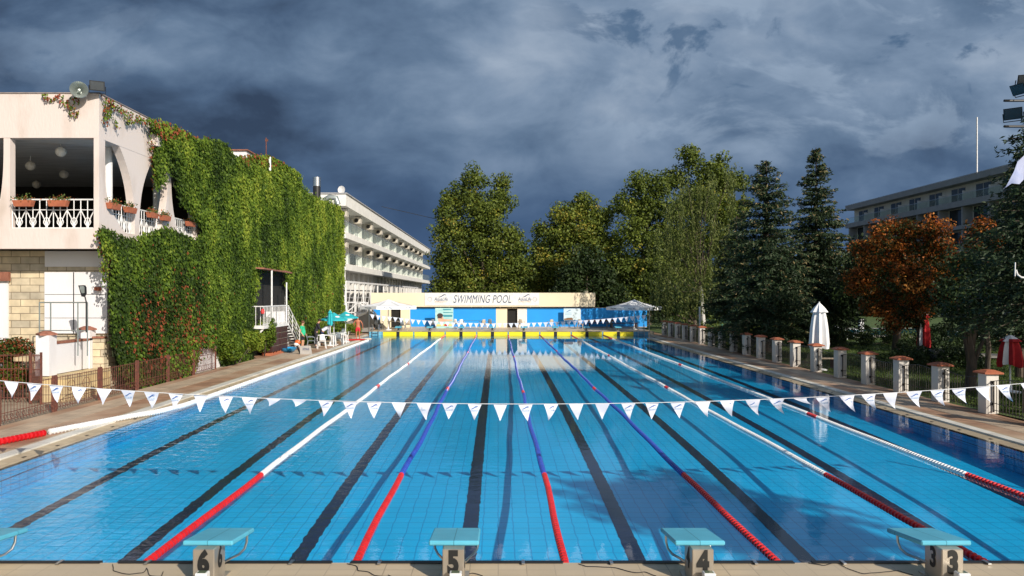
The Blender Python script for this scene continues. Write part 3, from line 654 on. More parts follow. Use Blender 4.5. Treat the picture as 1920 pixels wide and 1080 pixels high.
# back body of the building carrying the ivy
MB().box(-30, XW-.25, 37.001, 57.8, -0.4, 9.6).build('rear_block', 'white_plaster', rb)
MB().box(XW-.28, XW-.02, 30.0, 36.999, -0.4, ZB-.001).build('side_lower_wall', 'white_plaster', rb)
MB().box(-22, XW-.35, 37.5, 45.0, 9.6, 10.62).build('roof_room', 'white_plaster', rb)
MB().box(-22.1, XW-.25, 37.4, 45.1, 10.621, 10.68).build('roof_room_capping', 'roof_tile', rb)
m = MB().box(XW-.3, XW-.02, 56.6, 57.9, 0, 9.4); m.build('end_pier', 'white_plaster', rb)
# balcony railings with bowed ornament
def railing(name, P0, P1, z0, z1, nb):
    d = Vector(P1)-Vector(P0); m = MB(); P = lambda f, z: (P0[0]+d.x*f, P0[1]+d.y*f, z)
    m.bar(P(0, z1), P(1, z1), 0.028, 6); m.bar(P(0, z0), P(1, z0), 0.022, 6); m.bar(P(0, z0+(z1-z0)*.64), P(1, z0+(z1-z0)*.64), 0.016, 6)
    for i in range(nb+1): m.bar(P(i/nb, z0), P(i/nb, z1), 0.016, 5)
    for i in range(0, nb-1, 2):
        a, b = i/nb, (i+2)/nb; c = (a+b)/2; hw = (b-a)/2
        for s in (-1, 1):
            m.tube([P(c+s*hw*(1-.92*math.sin(t*math.pi/2)), z0+(z1-z0)*.62*(1-t)+0.01) for t in np.linspace(0, 1, 8)], 0.017, 5)
            m.tube([P(c+s*hw*.45*math.sin(t*math.pi), z0+(z1-z0)*(.05+.34*t)) for t in np.linspace(0, 1, 8)], 0.014, 5)
    return m.build(name, 'white_paint', rb)
railing('balcony_railing', (-15.40, YC+.10), (-12.80, YC+.10), ZF_+.02, 6.22, 12)
railing('balcony_railing', (-18.0, YC+.10), (-15.8, YC+.10), ZF_+.02, 6.22, 10)
railing('balcony_railing', (XW-.12, 23.9), (XW-.12, 25.3), ZF_+.02, 6.22, 8)
railing('balcony_railing', (XW-.12, 25.6), (XW-.12, 27.5), ZF_+.02, 6.22, 10)
railing('balcony_railing', (XW-.12, 28.2), (XW-.12, 30.4), ZF_+.02, 6.22, 12)
# hanging globe lamps under the ceiling
for i, (px, py, Y) in enumerate([(114, 285, 24.0), (57, 311, 26), (120, 327, 29), (68, 346, 31.5), (191, 309, 25.7), (300, 343, 31.5)]):
    x, y, z = at(px, py, Y)
    t = thing('globe_lamp', ['bright white globe lamp nearest the balcony opening', 'white globe lamp hanging behind and left of the brightest globe', 'dim globe lamp hanging low in the middle of the balcony', 'faint globe lamp deepest inside the balcony room', 'globe lamp seen beside the inner white post', 'globe lamp seen through the second side arch'][i], 'lamp', (x, y, z), 'globe lamps under the balcony ceiling')
    MB().ball((0, 0, 0), 0.165, 12).build('globe', 'lamp_globe', t, world=False, smooth=True); MB().bar((0, 0, .16), (0, 0, ZO+.01-z), 0.01, 5).build('rod', 'cord', t, world=False)
# flower boxes
leafmat('geranium_leaf', [(0, (0.05, 0.10, 0.02)), (0.7, (0.12, 0.16, 0.04)), (0.8, (0.45, 0.10, 0.05)), (1, (0.55, 0.30, 0.10))])
FB = [(-14.92, YC-.09, 0, 'leftmost terracotta flower box on the front balcony rail'), (-13.83, YC-.09, 0, 'right terracotta flower box on the front balcony rail'),
      (XW+.10, 23.45+.25, 90, 'terracotta flower box hanging at the building corner'), (XW+.10, 24.75, 90, 'terracotta flower box in the first side arch'),
      (XW+.10, 26.35, 90, 'terracotta flower box left in the second side arch'), (XW+.10, 27.35, 90, 'terracotta flower box right in the second side arch'),
      (XW+.10, 29.6, 90, 'terracotta flower box beside the ivy edge')]
for x, y, rz, lab in FB:
    t = thing('flower_box', lab, 'flower box', (x, y, 5.98), 'terracotta balcony flower boxes', R(rz))
    MB().add([(-.26, -.08, 0), (.26, -.08, 0), (.26, .08, 0), (-.26, .08, 0), (-.31, -.1, .19), (.31, -.1, .19), (.31, .1, .19), (-.31, .1, .19)],
             [(0, 3, 2, 1), (4, 5, 6, 7), (0, 1, 5, 4), (1, 2, 6, 5), (2, 3, 7, 6), (3, 0, 4, 7)]).build('box', 'terracotta', t, world=False)
    C = RNG.normal(size=(150, 3))*np.array([.17, .06, .06])+np.array([0, 0, .24]); leafmesh('plants', C, 0.07, 'geranium_leaf', RNG.random(150), t, world=False)
# horn loudspeaker and floodlight on the parapet corner
mat('horn_grey', (0.42, 0.46, 0.44), (0.34, 0.38, 0.36), rough=0.35, metal=0.6); mat('lamp_glass', (0.05, 0.06, 0.07), rough=0.35)
x, y, z = at(148, 168, 22.6)
t = thing('horn_loudspeaker', 'round grey horn loudspeaker on the corner of the parapet', 'loudspeaker', (x, y, z)); t.rotation_euler = (R(90), 0, R(28))
MB().lathe([(0.26, 0.0), (0.25, 0.01), (0.215, -.05), (0.15, -.14), (0.09, -.24), (0.06, -.32), (0.0, -.32)][::-1], n=24, cap=False).build('horn', 'horn_grey', t, smooth=True, world=False)
MB().lathe([(0.0, -.28), (0.05, -.26), (0.06, -.10), (0.04, -.06), (0, -.05)], n=16).build('centre_cone', 'horn_grey', t, smooth=True, world=False)
MB().lathe([(0.09, -.55), (0.11, -.5), (0.11, -.36), (0.06, -.34)], n=14).build('driver', 'black_metal', t, smooth=True, world=False)
MB().bar((0, 0, -.45), (0, -.25, -.50), 0.02, 6).build('bracket', 'black_metal', t, world=False)
def floodlight(name, label, loc, rz, tilt, w=.42, h=.30, group=None):
    t = thing(name, label, 'floodlight', loc, group); t.rotation_euler = (tilt, 0, rz)
    MB().add([(-w/2, 0, -h/2), (w/2, 0, -h/2), (w/2, 0, h/2), (-w/2, 0, h/2), (-w*.34, .17, -h*.3), (w*.34, .17, -h*.3), (w*.34, .17, h*.3), (-w*.34, .17, h*.3)],
             [(0, 1, 2, 3), (4, 7, 6, 5), (0, 4, 5, 1), (1, 5, 6, 2), (2, 6, 7, 3), (3, 7, 4, 0)]).build('housing', 'black_metal', t, world=False)
    MB().box(-w*.44, w*.44, -.012, -.003, -h*.42, h*.42).build('glass', 'lamp_glass', t, world=False)
    MB().tube([(-w*.54, .06, 0), (-w*.54, .10, -h*.75), (w*.54, .10, -h*.75), (w*.54, .06, 0)], 0.014, 6).build('bracket', 'black_metal', t, world=False)
    return t
x, y, z = at(182, 161, 22.7); floodlight('floodlight', 'small black floodlight beside the horn loudspeaker on the parapet', (x, y, z), R(25), R(12))
# ---------------------------------------------------------------- entrance landing of the lower storey
mat('tan_stone', (0.58, 0.46, 0.28), (0.46, 0.36, 0.22), rough=0.85, scale=3, bump=0.5)
t = thing('stair_landing', 'white rendered landing wall with brown tiled caps below the street lamp', 'wall', (-13.5, 22.8, 0))
MB().box(-13.55, -13.30, 21.95, 23.85, 0.82, 1.72).build('wall', 'white_plaster', t); MB().box(-13.57, -13.28, 21.95, 23.85, 1.721, 1.79).build('coping', 'roof_tile', t)
for y, h in ((21.75, 2.0), (24.0-.12, 2.05)):
    MB().box(-13.68, -13.28, y-.2, y+.17, 0.80, h).build('pier', 'white_plaster', t)
    MB().lathe([(0.33, h), (0.33, h+.05), (0.1, h+.13), (0, h+.13)], (-13.48, y, 0), 4).build('cap', 'roof_tile', t)
MB().box(-14.6, -13.70, 21.95, 24.04, 1.2, 1.32).build('platform', 'tan_stone', t)
MB().box(-13.60, XW-.2, 21.6, 24.03, -.3, 0.799).build('stone_base', 'sandstone_side', t)
MB().box(-13.27, XW-.31, 23.85, 24.03, 0.801, 1.78).build('end_wall', 'sandstone', t); MB().box(-13.27, XW-.29, 23.8, 24.03, 1.781, 1.84).build('end_coping', 'roof_tile', t)
t = thing('grey_handrail', 'thin grey steel handrail standing on the landing in front of the white panel', 'railing', (-14.2, 22.5, 1.3))
a = [at(p, q, 22.6) for p, q in ((74, 566), (96, 567), (146, 568), (164, 620))]; m = MB(); zt = at(0, 567, 22.6)[2]; zb = at(0, 619, 22.6)[2]
xa, xb = at(74, 0, 22.4)[0], at(164, 0, 22.4)[0]
m.bar((xa, 22.4, zt), (xb, 22.4, zt), .02, 6); m.bar((xa, 22.4, zb), (xb, 22.4, zb), .014, 6)
for p in (74, 95, 146, 164): x = at(p, 0, 22.4)[0]; m.bar((x, 22.4, 1.33), (x, 22.4, zt), .022, 6)
m.build('rails', 'horn_grey', t)
x, y, z = at(163, 0, 22.35)[0], 22.35, 0
t = thing('street_lamp', 'small grey street lamp with flat oval head in front of the white panel', 'lamp', (x, y, 3.2))
hz = at(0, 545, 22.3)[2]; hx = at(154, 0, 22.3)[0]
MB().tube([(x-.02, y, 2.05), (x-.02, y, hz-.35), (hx+.05, y, hz-.15)], 0.02, 8).build('post', 'black_metal', t)
MB().prism([(hx-.13, hz+.16), (hx+.05, hz+.17), (hx+.09, hz+.11), (hx+.10, hz-.09), (hx+.04, hz-.19), (hx-.03, hz-.18), (hx-.10, hz+.07)], 'XZ', y-.04, y+.03).build('head', 'black_metal', t)
MB().prism([(hx-.075, hz+.135), (hx+.04, hz+.145), (hx+.07, hz+.095), (hx+.07, hz-.07), (hx-.01, hz-.08), (hx-.075, hz+.06)], 'XZ', y-.05, y-.041).build('lamp_glass', 'horn_grey', t)
# white low shed wall and dark doorway seen under the ivy
t = thing('low_white_wall', 'low white wall with a dark doorway showing under the ivy edge', 'wall', (-12.3, 30, 0))
MB().box(-12.42, -12.30, 27.9, 28.75, 0.0, 1.25).build('wall', 'white_plaster', t); MB().box(-12.42, -12.30, 29.5, 32.2, 0.0, 1.1).build('wall', 'white_plaster', t)
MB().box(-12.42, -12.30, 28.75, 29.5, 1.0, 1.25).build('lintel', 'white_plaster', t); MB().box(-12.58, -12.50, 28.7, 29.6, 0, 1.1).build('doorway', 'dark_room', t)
struct('side_paving', MB().box(-17.5, -11.96, 6, 35.99, -0.5, 0.02), 'paving')
# ---------------------------------------------------------------- rusty fence on the left
def fence_panel(x, ya, yb, i):
    lab = f'rust brown wrought iron fence panel along the left deck, {ORD[i]} from the camera'
    t = thing('iron_fence', lab, 'fence', (x, ya, 0.03), 'rusty iron fence panels on the left')
    for yy in (ya+.03, yb-.03): MB().cbox((0, yy-ya, .50), (.055, .055, 1.0)).build('post', 'rusty_iron', t, world=False)
    m = MB(); L_ = yb-ya
    for z in (.12, .30, .92): m.bar((0, 0, z), (0, L_, z), .010, 5)
    n = int(L_/.115)
    for k in range(1, n): m.bar((0, L_*k/n, .06), (0, L_*k/n, .95), .0065, 4)
    m.build('bars', 'rusty_iron', t, world=False)
    m = MB()
    for c in (L_*.33, L_*.67):
        for s in (-1, 1): m.tube([(0.012, c+s*(.03+.2*math.sin(a)*(1-a/5.5)), .60+.18*math.cos(a)*(1-a/7)) for a in np.linspace(0, 5, 14)], .007, 4)
    for k in range(0, n, 2): m.tube([(0.012, L_*k/n+.05*math.cos(a), .21+.06*math.sin(a)) for a in np.linspace(0, 6.28, 8)], .006, 4)
    m.build('scrollwork', 'rusty_iron', t, world=False)
ys = [15.2, 17.45, 19.7, 21.95, 24.2, 26.45, 28.7, 30.95]
for i in range(7): fence_panel(-11.98, ys[i], ys[i+1]-0.05, i)
def back_panel(xa, xb, y, i):
    t = thing('iron_gate', ['rust brown iron gate beside the shrub below the landing', 'low rusty gate leaf standing next to the landing pier'][i], 'gate', (xa, y, 0.03))
    for xx in (0, xb-xa): MB().cbox((xx, 0, .75), (.05, .05, 1.5)).build('post', 'rusty_iron', t, world=False)
    m = MB()
    for z in (.15, .55, 1.0, 1.4): m.bar((0, 0, z), (xb-xa, 0, z), .013, 5)
    for k in range(1, 9): m.bar(((xb-xa)*k/9, 0, .1), ((xb-xa)*k/9, 0, 1.45), .009, 4)
    m.build('bars', 'rusty_iron', t, world=False)
back_panel(-14.75, -13.75, 21.4, 0); back_panel(-13.6, -13.3, 21.2, 1)
# ---------------------------------------------------------------- porch in the ivy with canopy, landing, stairs
t = thing('porch', 'dark porch in the ivy with rusty canopy, white railing and white stairs down', 'porch', (-12.3, 38.5, 0))
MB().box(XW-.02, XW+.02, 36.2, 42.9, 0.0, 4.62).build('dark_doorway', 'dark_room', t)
MB().add([(-12.75, 36.4, 4.55), (-11.75, 36.6, 4.50), (-11.75, 41.6, 4.42), (-12.75, 41.6, 4.70), (-12.75, 36.4, 4.62), (-11.75, 36.6, 4.57), (-11.75, 41.6, 4.49), (-12.75, 41.6, 4.77)],
         [(0, 1, 2, 3), (4, 7, 6, 5), (0, 4, 5, 1), (1, 5, 6, 2), (2, 6, 7, 3), (3, 7, 4, 0)]).build('canopy', 'roof_tile', t)
MB().box(-12.84, -11.70, 36.4, 40.6, 1.50, 1.66).build('landing_slab', 'white_paint', t)
for y in (37.9,): MB().bar((-11.78, y, 1.66), (-11.78, y, 4.48), .045, 8).build('canopy_post', 'white_paint', t)
MB().bar((-11.78, 40.55, 1.6), (-11.78, 40.55, 3.9), .04, 8).build('stair_post', 'white_paint', t)
m = MB(); m.bar((-11.75, 36.4, 2.62), (-11.75, 40.55, 2.62), .03, 6); m.bar((-12.7, 36.42, 2.62), (-11.75, 36.42, 2.62), .03, 6); m.bar((-11.75, 36.4, 1.72), (-11.75, 40.55, 1.72), .02, 6)
for k in range(19): m.bar((-11.75, 36.45+k*.228, 1.66), (-11.75, 36.45+k*.228, 2.62), .016, 5)
for k in range(4): m.bar((-12.6+k*.24, 36.42, 1.66), (-12.6+k*.24, 36.42, 2.62), .016, 5)
m.build('railing', 'white_paint', t)
MB().box(-12.50, -11.85, 39.2, 40.4, 1.661, 2.3).build('white_cabinet', 'white_plaster', t)
m = MB(); n = 8
for k in range(n): m.box(-12.6, -11.72, 40.62+k*.28, 40.62+k*.28+.3, 1.50-(k+1)*.17, 1.50-(k+1)*.17+.05)
m.build('stair_treads', 'white_paint', t)
m = MB(); m.bar((-11.7, 40.6, 1.55), (-11.7, 43.0, 0.08), .045, 6); m.bar((-12.62, 40.6, 1.55), (-12.62, 43.0, 0.08), .045, 6)
for zz in (.30, .55, .78, 1.05): m.bar((-11.7, 40.6, 1.55+zz), (-11.7, 43.0, 0.10+zz), .022 if zz < 1 else .03, 6)
for k in range(4): m.bar((-11.7, 40.7+k*.74, 1.50-k*.453), (-11.7, 40.7+k*.74, 2.6-k*.453), .024, 5)
m.build('stair_rail', 'white_paint', t)
MB().bar((-11.76, 36.5, 1.5), (-12.5, 36.5, .7), .05, 5).build('strut', 'white_paint', t)
mat('crate_brown', (0.055, 0.016, 0.014), (0.04, 0.012, 0.011), rough=0.5, scale=4)
mat('coral_red', (0.55, 0.04, 0.04), rough=0.6)
for q, yy in enumerate((37.75, 39.2)):
    for k in range(4):
        t = thing('bottle_crate', f'dark brown crate under the porch, {("bottom", "second", "third", "topmost")[k]} of the {("left", "right")[q]} stack', 'crate', (-12.0, yy+.68, .22+.325*k), 'brown crates stacked under the porch')
        MB().box(-.28, .28, -.66, .66, 0, .30).build('case', 'crate_brown', t, world=False, bevel=0.015)
        MB().box(-.285, .285, -.665, .665, .301, .318).build('rim', 'stem_steel', t, world=False)
    MB_ = MB(); t = thing('crate_stand', f'red brown plinth under the {("left", "right")[q]} stack of brown crates', 'plinth', (-12.0, yy+.68, .05), 'plinths of the crates')
    for s in (-.5, 0, .5): MB().add([(-.25, s-.13, 0), (.28, s-.17, 0), (.28, s+.17, 0), (-.25, s+.13, 0), (-.25, s-.1, .165), (.25, s-.05, .165), (.25, s+.05, .165), (-.25, s+.1, .165)],
        [(0, 3, 2, 1), (4, 5, 6, 7), (0, 1, 5, 4), (1, 2, 6, 5), (2, 3, 7, 6), (3, 0, 4, 7)]).build('foot', 'terracotta', t, world=False)
tag(MB().lathe([(0, 0), (.09, .02), (.11, .14), (.05, .26), (0, .27)], (-11.72, 36.25, 2.25), 10).build('red_bag', 'coral_red', smooth=True), 'small red bag hanging at the left end of the porch railing', 'bag')
# ================================================================== IVY
leafmat('ivy_leaf', [(0, (0.018, 0.036, 0.006)), (0.25, (0.055, 0.100, 0.010)), (0.50, (0.140, 0.215, 0.020)), (0.76, (0.29, 0.335, 0.038)), (0.80, (0.20, 0.06, 0.02)), (1.0, (0.34, 0.075, 0.035))], rough=0.6, transl=0.3)
mat('ivy_stems', (0.020, 0.035, 0.010), (0.035, 0.045, 0.015), rough=0.9, scale=3)
def lump(y, z):
    w = 1.5*np.sin(z*.9+.4*y)+.9*np.sin(z*2.3-y*.5)
    return (np.sin(y*.9+w)+np.sin(y*.45-z*1.3+2)+np.sin(y*2.1+1.8*w)*np.sin(z*1.9+y*.6)+np.sin(z*3.1+y*1.1)*.6+.8*np.sin(y*4.3+w)*np.cos(z*3.7+y))/4
MAIN = [(258, 222), (272, 226), (300, 234), (330, 247), (362, 264), (400, 263), (425, 270), (440, 298), (462, 296), (520, 292), (548, 305), (560, 320), (562, 345), (580, 366), (600, 374), (622, 382), (637, 392),
        (638, 500), (634, 611), (598, 637), (560, 645), (545, 640), (538, 608), (534, 572), (540, 548), (524, 528), (541, 512), (476, 505), (463, 560), (462, 607), (496, 612), (508, 640), (506, 662), (490, 664), (478, 640), (470, 618), (452, 640), (455, 672),
        (420, 690), (405, 690), (398, 664), (372, 648), (352, 650), (342, 700), (300, 715), (252, 730), (232, 728), (208, 700), (200, 640), (192, 560), (196, 500), (188, 470), (176, 462), (170, 436), (182, 427), (205, 440), (230, 452), (262, 438), (300, 428), (326, 440), (360, 453), (366, 425), (342, 400), (324, 372), (318, 330), (300, 300), (296, 340), (281, 356), (276, 300), (286, 262), (270, 240)]
def px_of(Y, z, x=XW): return VX+F*x/Y, VY-F*(z-CZ)/Y
def ivy_pts(n, poly, ya, yb, za, zb, near_bias=1.0):
    Y = ya*(yb/ya)**(RNG.random(n)**near_bias); z = za+(zb-za)*RNG.random(n)
    px, py = px_of(Y, z); e = 3.0
    ok = inpoly(px+RNG.normal(size=n)*e, py+RNG.normal(size=n)*e, poly)
    return Y[ok], z[ok], px[ok], py[ok]
iv = thing('climbing_ivy', 'thick green ivy with red patches covering the side of the cream building', 'climbing plant', (XW, 40, 0))
Y, z, px, py = ivy_pts(235000, MAIN, 22.7, 58, 0.0, 10.9)
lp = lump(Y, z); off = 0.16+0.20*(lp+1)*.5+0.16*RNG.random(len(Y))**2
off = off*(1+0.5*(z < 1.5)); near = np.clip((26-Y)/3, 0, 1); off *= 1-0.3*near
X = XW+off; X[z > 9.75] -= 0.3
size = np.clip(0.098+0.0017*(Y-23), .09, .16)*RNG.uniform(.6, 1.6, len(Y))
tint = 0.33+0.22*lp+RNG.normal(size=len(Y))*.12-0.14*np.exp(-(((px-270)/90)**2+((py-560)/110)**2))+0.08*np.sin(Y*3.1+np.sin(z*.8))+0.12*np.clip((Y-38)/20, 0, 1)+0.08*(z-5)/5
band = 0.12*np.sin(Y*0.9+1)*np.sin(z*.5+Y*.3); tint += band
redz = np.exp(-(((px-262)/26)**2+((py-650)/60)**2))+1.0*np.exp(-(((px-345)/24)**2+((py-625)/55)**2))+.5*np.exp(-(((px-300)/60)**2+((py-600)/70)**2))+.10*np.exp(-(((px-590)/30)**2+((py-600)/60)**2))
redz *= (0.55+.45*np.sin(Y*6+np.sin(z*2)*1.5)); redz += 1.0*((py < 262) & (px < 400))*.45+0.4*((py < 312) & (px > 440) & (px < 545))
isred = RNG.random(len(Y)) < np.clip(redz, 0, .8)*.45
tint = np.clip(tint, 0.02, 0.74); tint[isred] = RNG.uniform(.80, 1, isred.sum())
nr = np.tile([0.9, -0.25, 0.35], (len(Y), 1))
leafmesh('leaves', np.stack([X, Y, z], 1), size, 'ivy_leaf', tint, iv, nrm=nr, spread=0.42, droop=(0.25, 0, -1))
# woody mat behind the leaves
ny, nz = 130, 46; yy = 22.75*(58/22.75)**np.linspace(0, 1, ny); zz = np.linspace(0.0, 10.7, nz); gY, gZ = np.meshgrid(yy, zz)
gX = XW+0.04+0.15*(lump(gY, gZ)+1)*.5; gX[gZ > 9.7] -= .32; gp, gq = px_of(gY, gZ); inside = inpoly(gp, gq, MAIN)
vs = np.stack([gX, gY, gZ], -1).reshape(-1, 3); fs = []
for j in range(nz-1):
    for i in range(ny-1):
        if inside[j, i] and inside[j, i+1] and inside[j+1, i] and inside[j+1, i+1]: fs.append((j*ny+i, j*ny+i+1, (j+1)*ny+i+1, (j+1)*ny+i))
MB().add(vs, fs).build('stems', 'ivy_stems', iv)
# rambling shoots on the parapet and the corner
def shoots(poly, n, red, plane='side', seed=0, sz=0.10):
    xs_, ys_ = [p[0] for p in poly], [p[1] for p in poly]
    a = RNG.uniform(min(xs_), max(xs_), n); b = RNG.uniform(min(ys_), max(ys_), n)
    keep = inpoly(a, b, poly) & (np.sin(a*.33+seed)*np.sin(b*.21+a*.1+seed) > -.35); a, b = a[keep], b[keep]
    if plane == 'side': Yv = F*XW/(a-VX); P = np.stack([np.full(len(a), XW+.04)+RNG.random(len(a))*.16, Yv, CZ-(b-VY)/F*Yv], 1); nm = [.9, -.3, .3]
    else: Yv = np.full(len(a), YC-.05)-RNG.random(len(a))*.12; P = np.stack([(a-VX)/F*Yv, Yv, CZ-(b-VY)/F*Yv], 1); nm = [.2, -.9, .3]
    tt = np.clip(RNG.normal(.42, .16, len(a)), .1, .72); r_ = RNG.random(len(a)) < red; tt[r_] = RNG.uniform(.8, 1, r_.sum())
    leafmesh('shoots', P, RNG.uniform(.7, 1.2, len(a))*sz, 'ivy_leaf', tt, iv, nrm=np.tile(nm, (len(a), 1)), spread=.5, droop=(0, 0, -1))
shoots([(184, 178), (205, 190), (240, 210), (268, 225), (268, 234), (240, 232), (232, 236), (226, 215), (204, 205), (194, 240), (188, 236)], 1500, .35)
shoots([(78, 176), (150, 178), (148, 220), (134, 222), (120, 196), (80, 188)], 420, .5, 'front', 1)
shoots([(205, 195), (216, 240), (210, 245), (200, 205)], 160, .3, seed=2)
shoots([(270, 230), (290, 236), (300, 262), (296, 350), (280, 356), (276, 300)], 900, .35, seed=1)
shoots([(168, 436), (190, 430), (245, 448), (250, 470), (196, 475), (190, 540), (183, 530), (180, 470)], 1600, .1)
shoots([(183, 470), (197, 470), (190, 530), (186, 528)], 300, .15)
# ================================================================== HOTEL WITH BALCONIES (behind, left)
mat('hotel_white', (0.76, 0.74, 0.70), (0.70, 0.68, 0.64), rough=0.7, scale=1); mat('hotel_grey', (0.36, 0.36, 0.37), (0.32, 0.32, 0.33), rough=0.7, scale=1)
mat('window_dark', (0.03, 0.04, 0.05), rough=0.08); mat('ac_beige', (0.55, 0.50, 0.42), (0.48, 0.44, 0.37), rough=0.5); glassmat('balcony_glass', (0.60, 0.66, 0.63), 0.10)
mat('curtain', (0.45, 0.43, 0.38), (0.36, 0.34, 0.30), rough=0.9, scale=3, stretch=(4, 4, .3))
HX, HA, HB = -14.0, 67.0, 150.0
ho = thing('hotel_building', 'long white hotel with two rows of glass balconies behind the ivy wall', 'building', (HX, HA, 0))
MB().box(HX-12, HX-1.6, HA+.5, HB, 0, 11.4).build('wall', 'hotel_white', ho)
MB().box(HX-12, HX, HA, HB, 11.4, 12.5).build('roof_fascia', 'hotel_white', ho); MB().box(HX-12.1, HX+.12, HA-.12, HB+.1, 12.501, 12.6).build('roof_edge', 'hotel_grey', ho)
for z0, z1 in ((8.45, 9.0), (5.5, 6.08)): MB().box(HX-12, HX, HA, HB, z0, z1).build('balcony_slab', 'hotel_white', ho)
MB().box(HX-12, HX-2.2, HA-.15, HA+.45, 0, 11.39).build('end_wall', 'hotel_white', ho)
MB().box(HX-.6, HX-.1, HA, HA+.4, 0, 5.49).build('corner_pier', 'hotel_white', ho)
nb = 24; bw = 3.45
for fl, z in ((0, 9.0), (1, 6.08)):
    for k in range(nb):
        ya = HA+.3+k*bw
        MB().box(HX-1.59, HX-1.2, ya, ya+.12, z, z+2.4 if fl == 0 else z+2.37).build('partition', 'hotel_white', ho)
        if k < 22: MB().box(HX-1.62, HX-1.575, ya+.7, ya+2.3, z+.02, z+2.1).build('balcony_door', 'window_dark' if (k*7+fl) % 5 else 'curtain', ho)
        if k % 2 == 0 and k < 22:
            y = ya+1.4; m = MB().box(HX-1.05, HX-.30, y, y+1.0, z+1.60, z+2.25); m.build('air_conditioner', 'ac_beige', ho, bevel=.03)
            MB().prism([(HX-.72+.22*math.cos(q), z+1.925+.22*math.sin(q)) for q in np.linspace(0, 6.28, 13)[:-1]], 'XZ', y-.03, y-.004).build('fan', 'black_rubber', ho)
    m = MB(); m.bar((HX-.05, HA+.1, z+1.02), (HX-.05, HB-1, z+1.02), .03, 4)
    for k in range(70): m.bar((HX-.05, HA+.2+k*1.15, z), (HX-.05, HA+.2+k*1.15, z+1.02), .025, 4)
    m.bar((HX-1.6, HA+.1, z+1.02), (HX-.05, HA+.1, z+1.02), .03, 4)
    m.build('balcony_rail', 'steel', ho)
    MB().box(HX-.065, HX-.04, HA+.2, HB-1, z+.08, z+.95).build('glass_balustrade', 'balcony_glass', ho)
for k in range(28): MB().box(HX-1.59, HX-1.2, HA+.8+k*2.8, HA+2.1+k*2.8, 0.0, 5.49).build('pilaster', 'hotel_white', ho)
MB().box(HX-1.595, HX-1.58, HA+.5, HB, 0.1, 5.4).build('ground_floor_glazing', 'window_dark', ho)
def chairs_on_balcony():
    mat('bright_red', (0.5, 0.03, 0.02), rough=0.5)
    t = thing('folding_chair', 'red folding chair on the lower hotel balcony beside the ivy', 'chair', (HX-.9, HA+.7, 6.08))
    MB().add([(-.25, -.25, .42), (.25, -.25, .42), (.25, .25, .45), (-.25, .25, .45), (-.25, .25, .48), (.25, .25, .48), (.25, -.25, .45), (-.25, -.25, .45)], [(0, 1, 2, 3), (4, 5, 6, 7), (0, 7, 6, 1), (3, 2, 5, 4), (1, 6, 5, 2), (0, 3, 4, 7)]).build('seat', 'bright_red', t, world=False)
    MB().box(-.25, .25, .22, .26, .45, .95).build('backrest', 'bright_red', t, world=False)
    for a in (-.24, .24):
        for s in (-1, 1): MB().bar((a, s*.3, 0), (a, -s*.25, .6), .02, 5).build('leg', 'bright_red', t, world=False)
    tag(MB().box(HX-.30, HX-.10, HA+3.2, HA+5.2, 6.15, 7.05).build('dark_towel', 'black_rubber'), 'dark towel hanging over the lower hotel balcony rail', 'towel')
chairs_on_balcony()
# chimney, dish, mast, roof tank
x, y, z = at(594, 352, 55.0)
t = thing('metal_chimney', 'shiny steel chimney with a black band behind the ivy top', 'chimney', (x, y, 9.4))
MB().bar((0, 0, 0), (0, 0, z+.1-9.4), .28, 16).build('black_base', 'black_metal', t, world=False, smooth=True); MB().bar((0, 0, z+.1-9.4), (0, 0, z+.78-9.4), .30, 16).build('steel_pipe', 'steel', t, world=False, smooth=True)
x, y, z = at(625, 376, 56); tag(MB().tube([(x-.7, y, z), (x-.3, y, z+.25), (x+.2, y, z+.2), (x+.35, y, z-.3)], .22, 10).build('vent_duct', 'horn_grey', smooth=True), 'bent grey ventilation duct beside the steel chimney', 'duct')
x, y, z = at(641, 356, 67.5)
t = thing('satellite_dish', 'round white satellite dish on the hotel roof corner', 'satellite dish', (x, y, z)); 
o = MB().lathe([(0, .0), (.2, .02), (.34, .08), (.36, .10), (.2, .05), (0, .03)], n=20).build('dish', 'white_paint', t, world=False, smooth=True); o.rotation_euler = (R(90), 0, R(-12))
MB().bar((0, .1, 0), (0, .2, 12.6-z), .04, 6).build('mast', 'black_metal', t, world=False)
x, y, z = at(499, 292, 40.5)
t = thing('roof_mast', 'thin rusty mast standing on the roof above the ivy', 'mast', (x, y, z)); MB().bar((0, 0, 0), (0, 0, 1.0), .03, 6).build('pole', 'rusty_iron', t, world=False); MB().cbox((.03, 0, .86), (.16, .05, .12)).build('head', 'rusty_iron', t, world=False)
x, y, z = at(504, 320, 40.0); tag(MB().bar((XW+.05, y, z), (XW+.05, y, z+.75), .08, 8).build('vent_pipe', 'white_paint'), 'short white vent pipe sticking out of the ivy under the mast', 'pipe')
# annex between ivy and hotel
t = thing('annex_wall', 'narrow white wall and pillar between the ivy wall and the hotel trellis', 'wall', (-13.3, 61, 0))
MB().box(-14.0, -13.2, 61.0, 61.5, 0, 5.1).build('wall', 'white_plaster', t); MB().box(-13.6, -13.0, 60.2, 60.6, 0, 3.4).build('pillar', 'white_plaster', t)
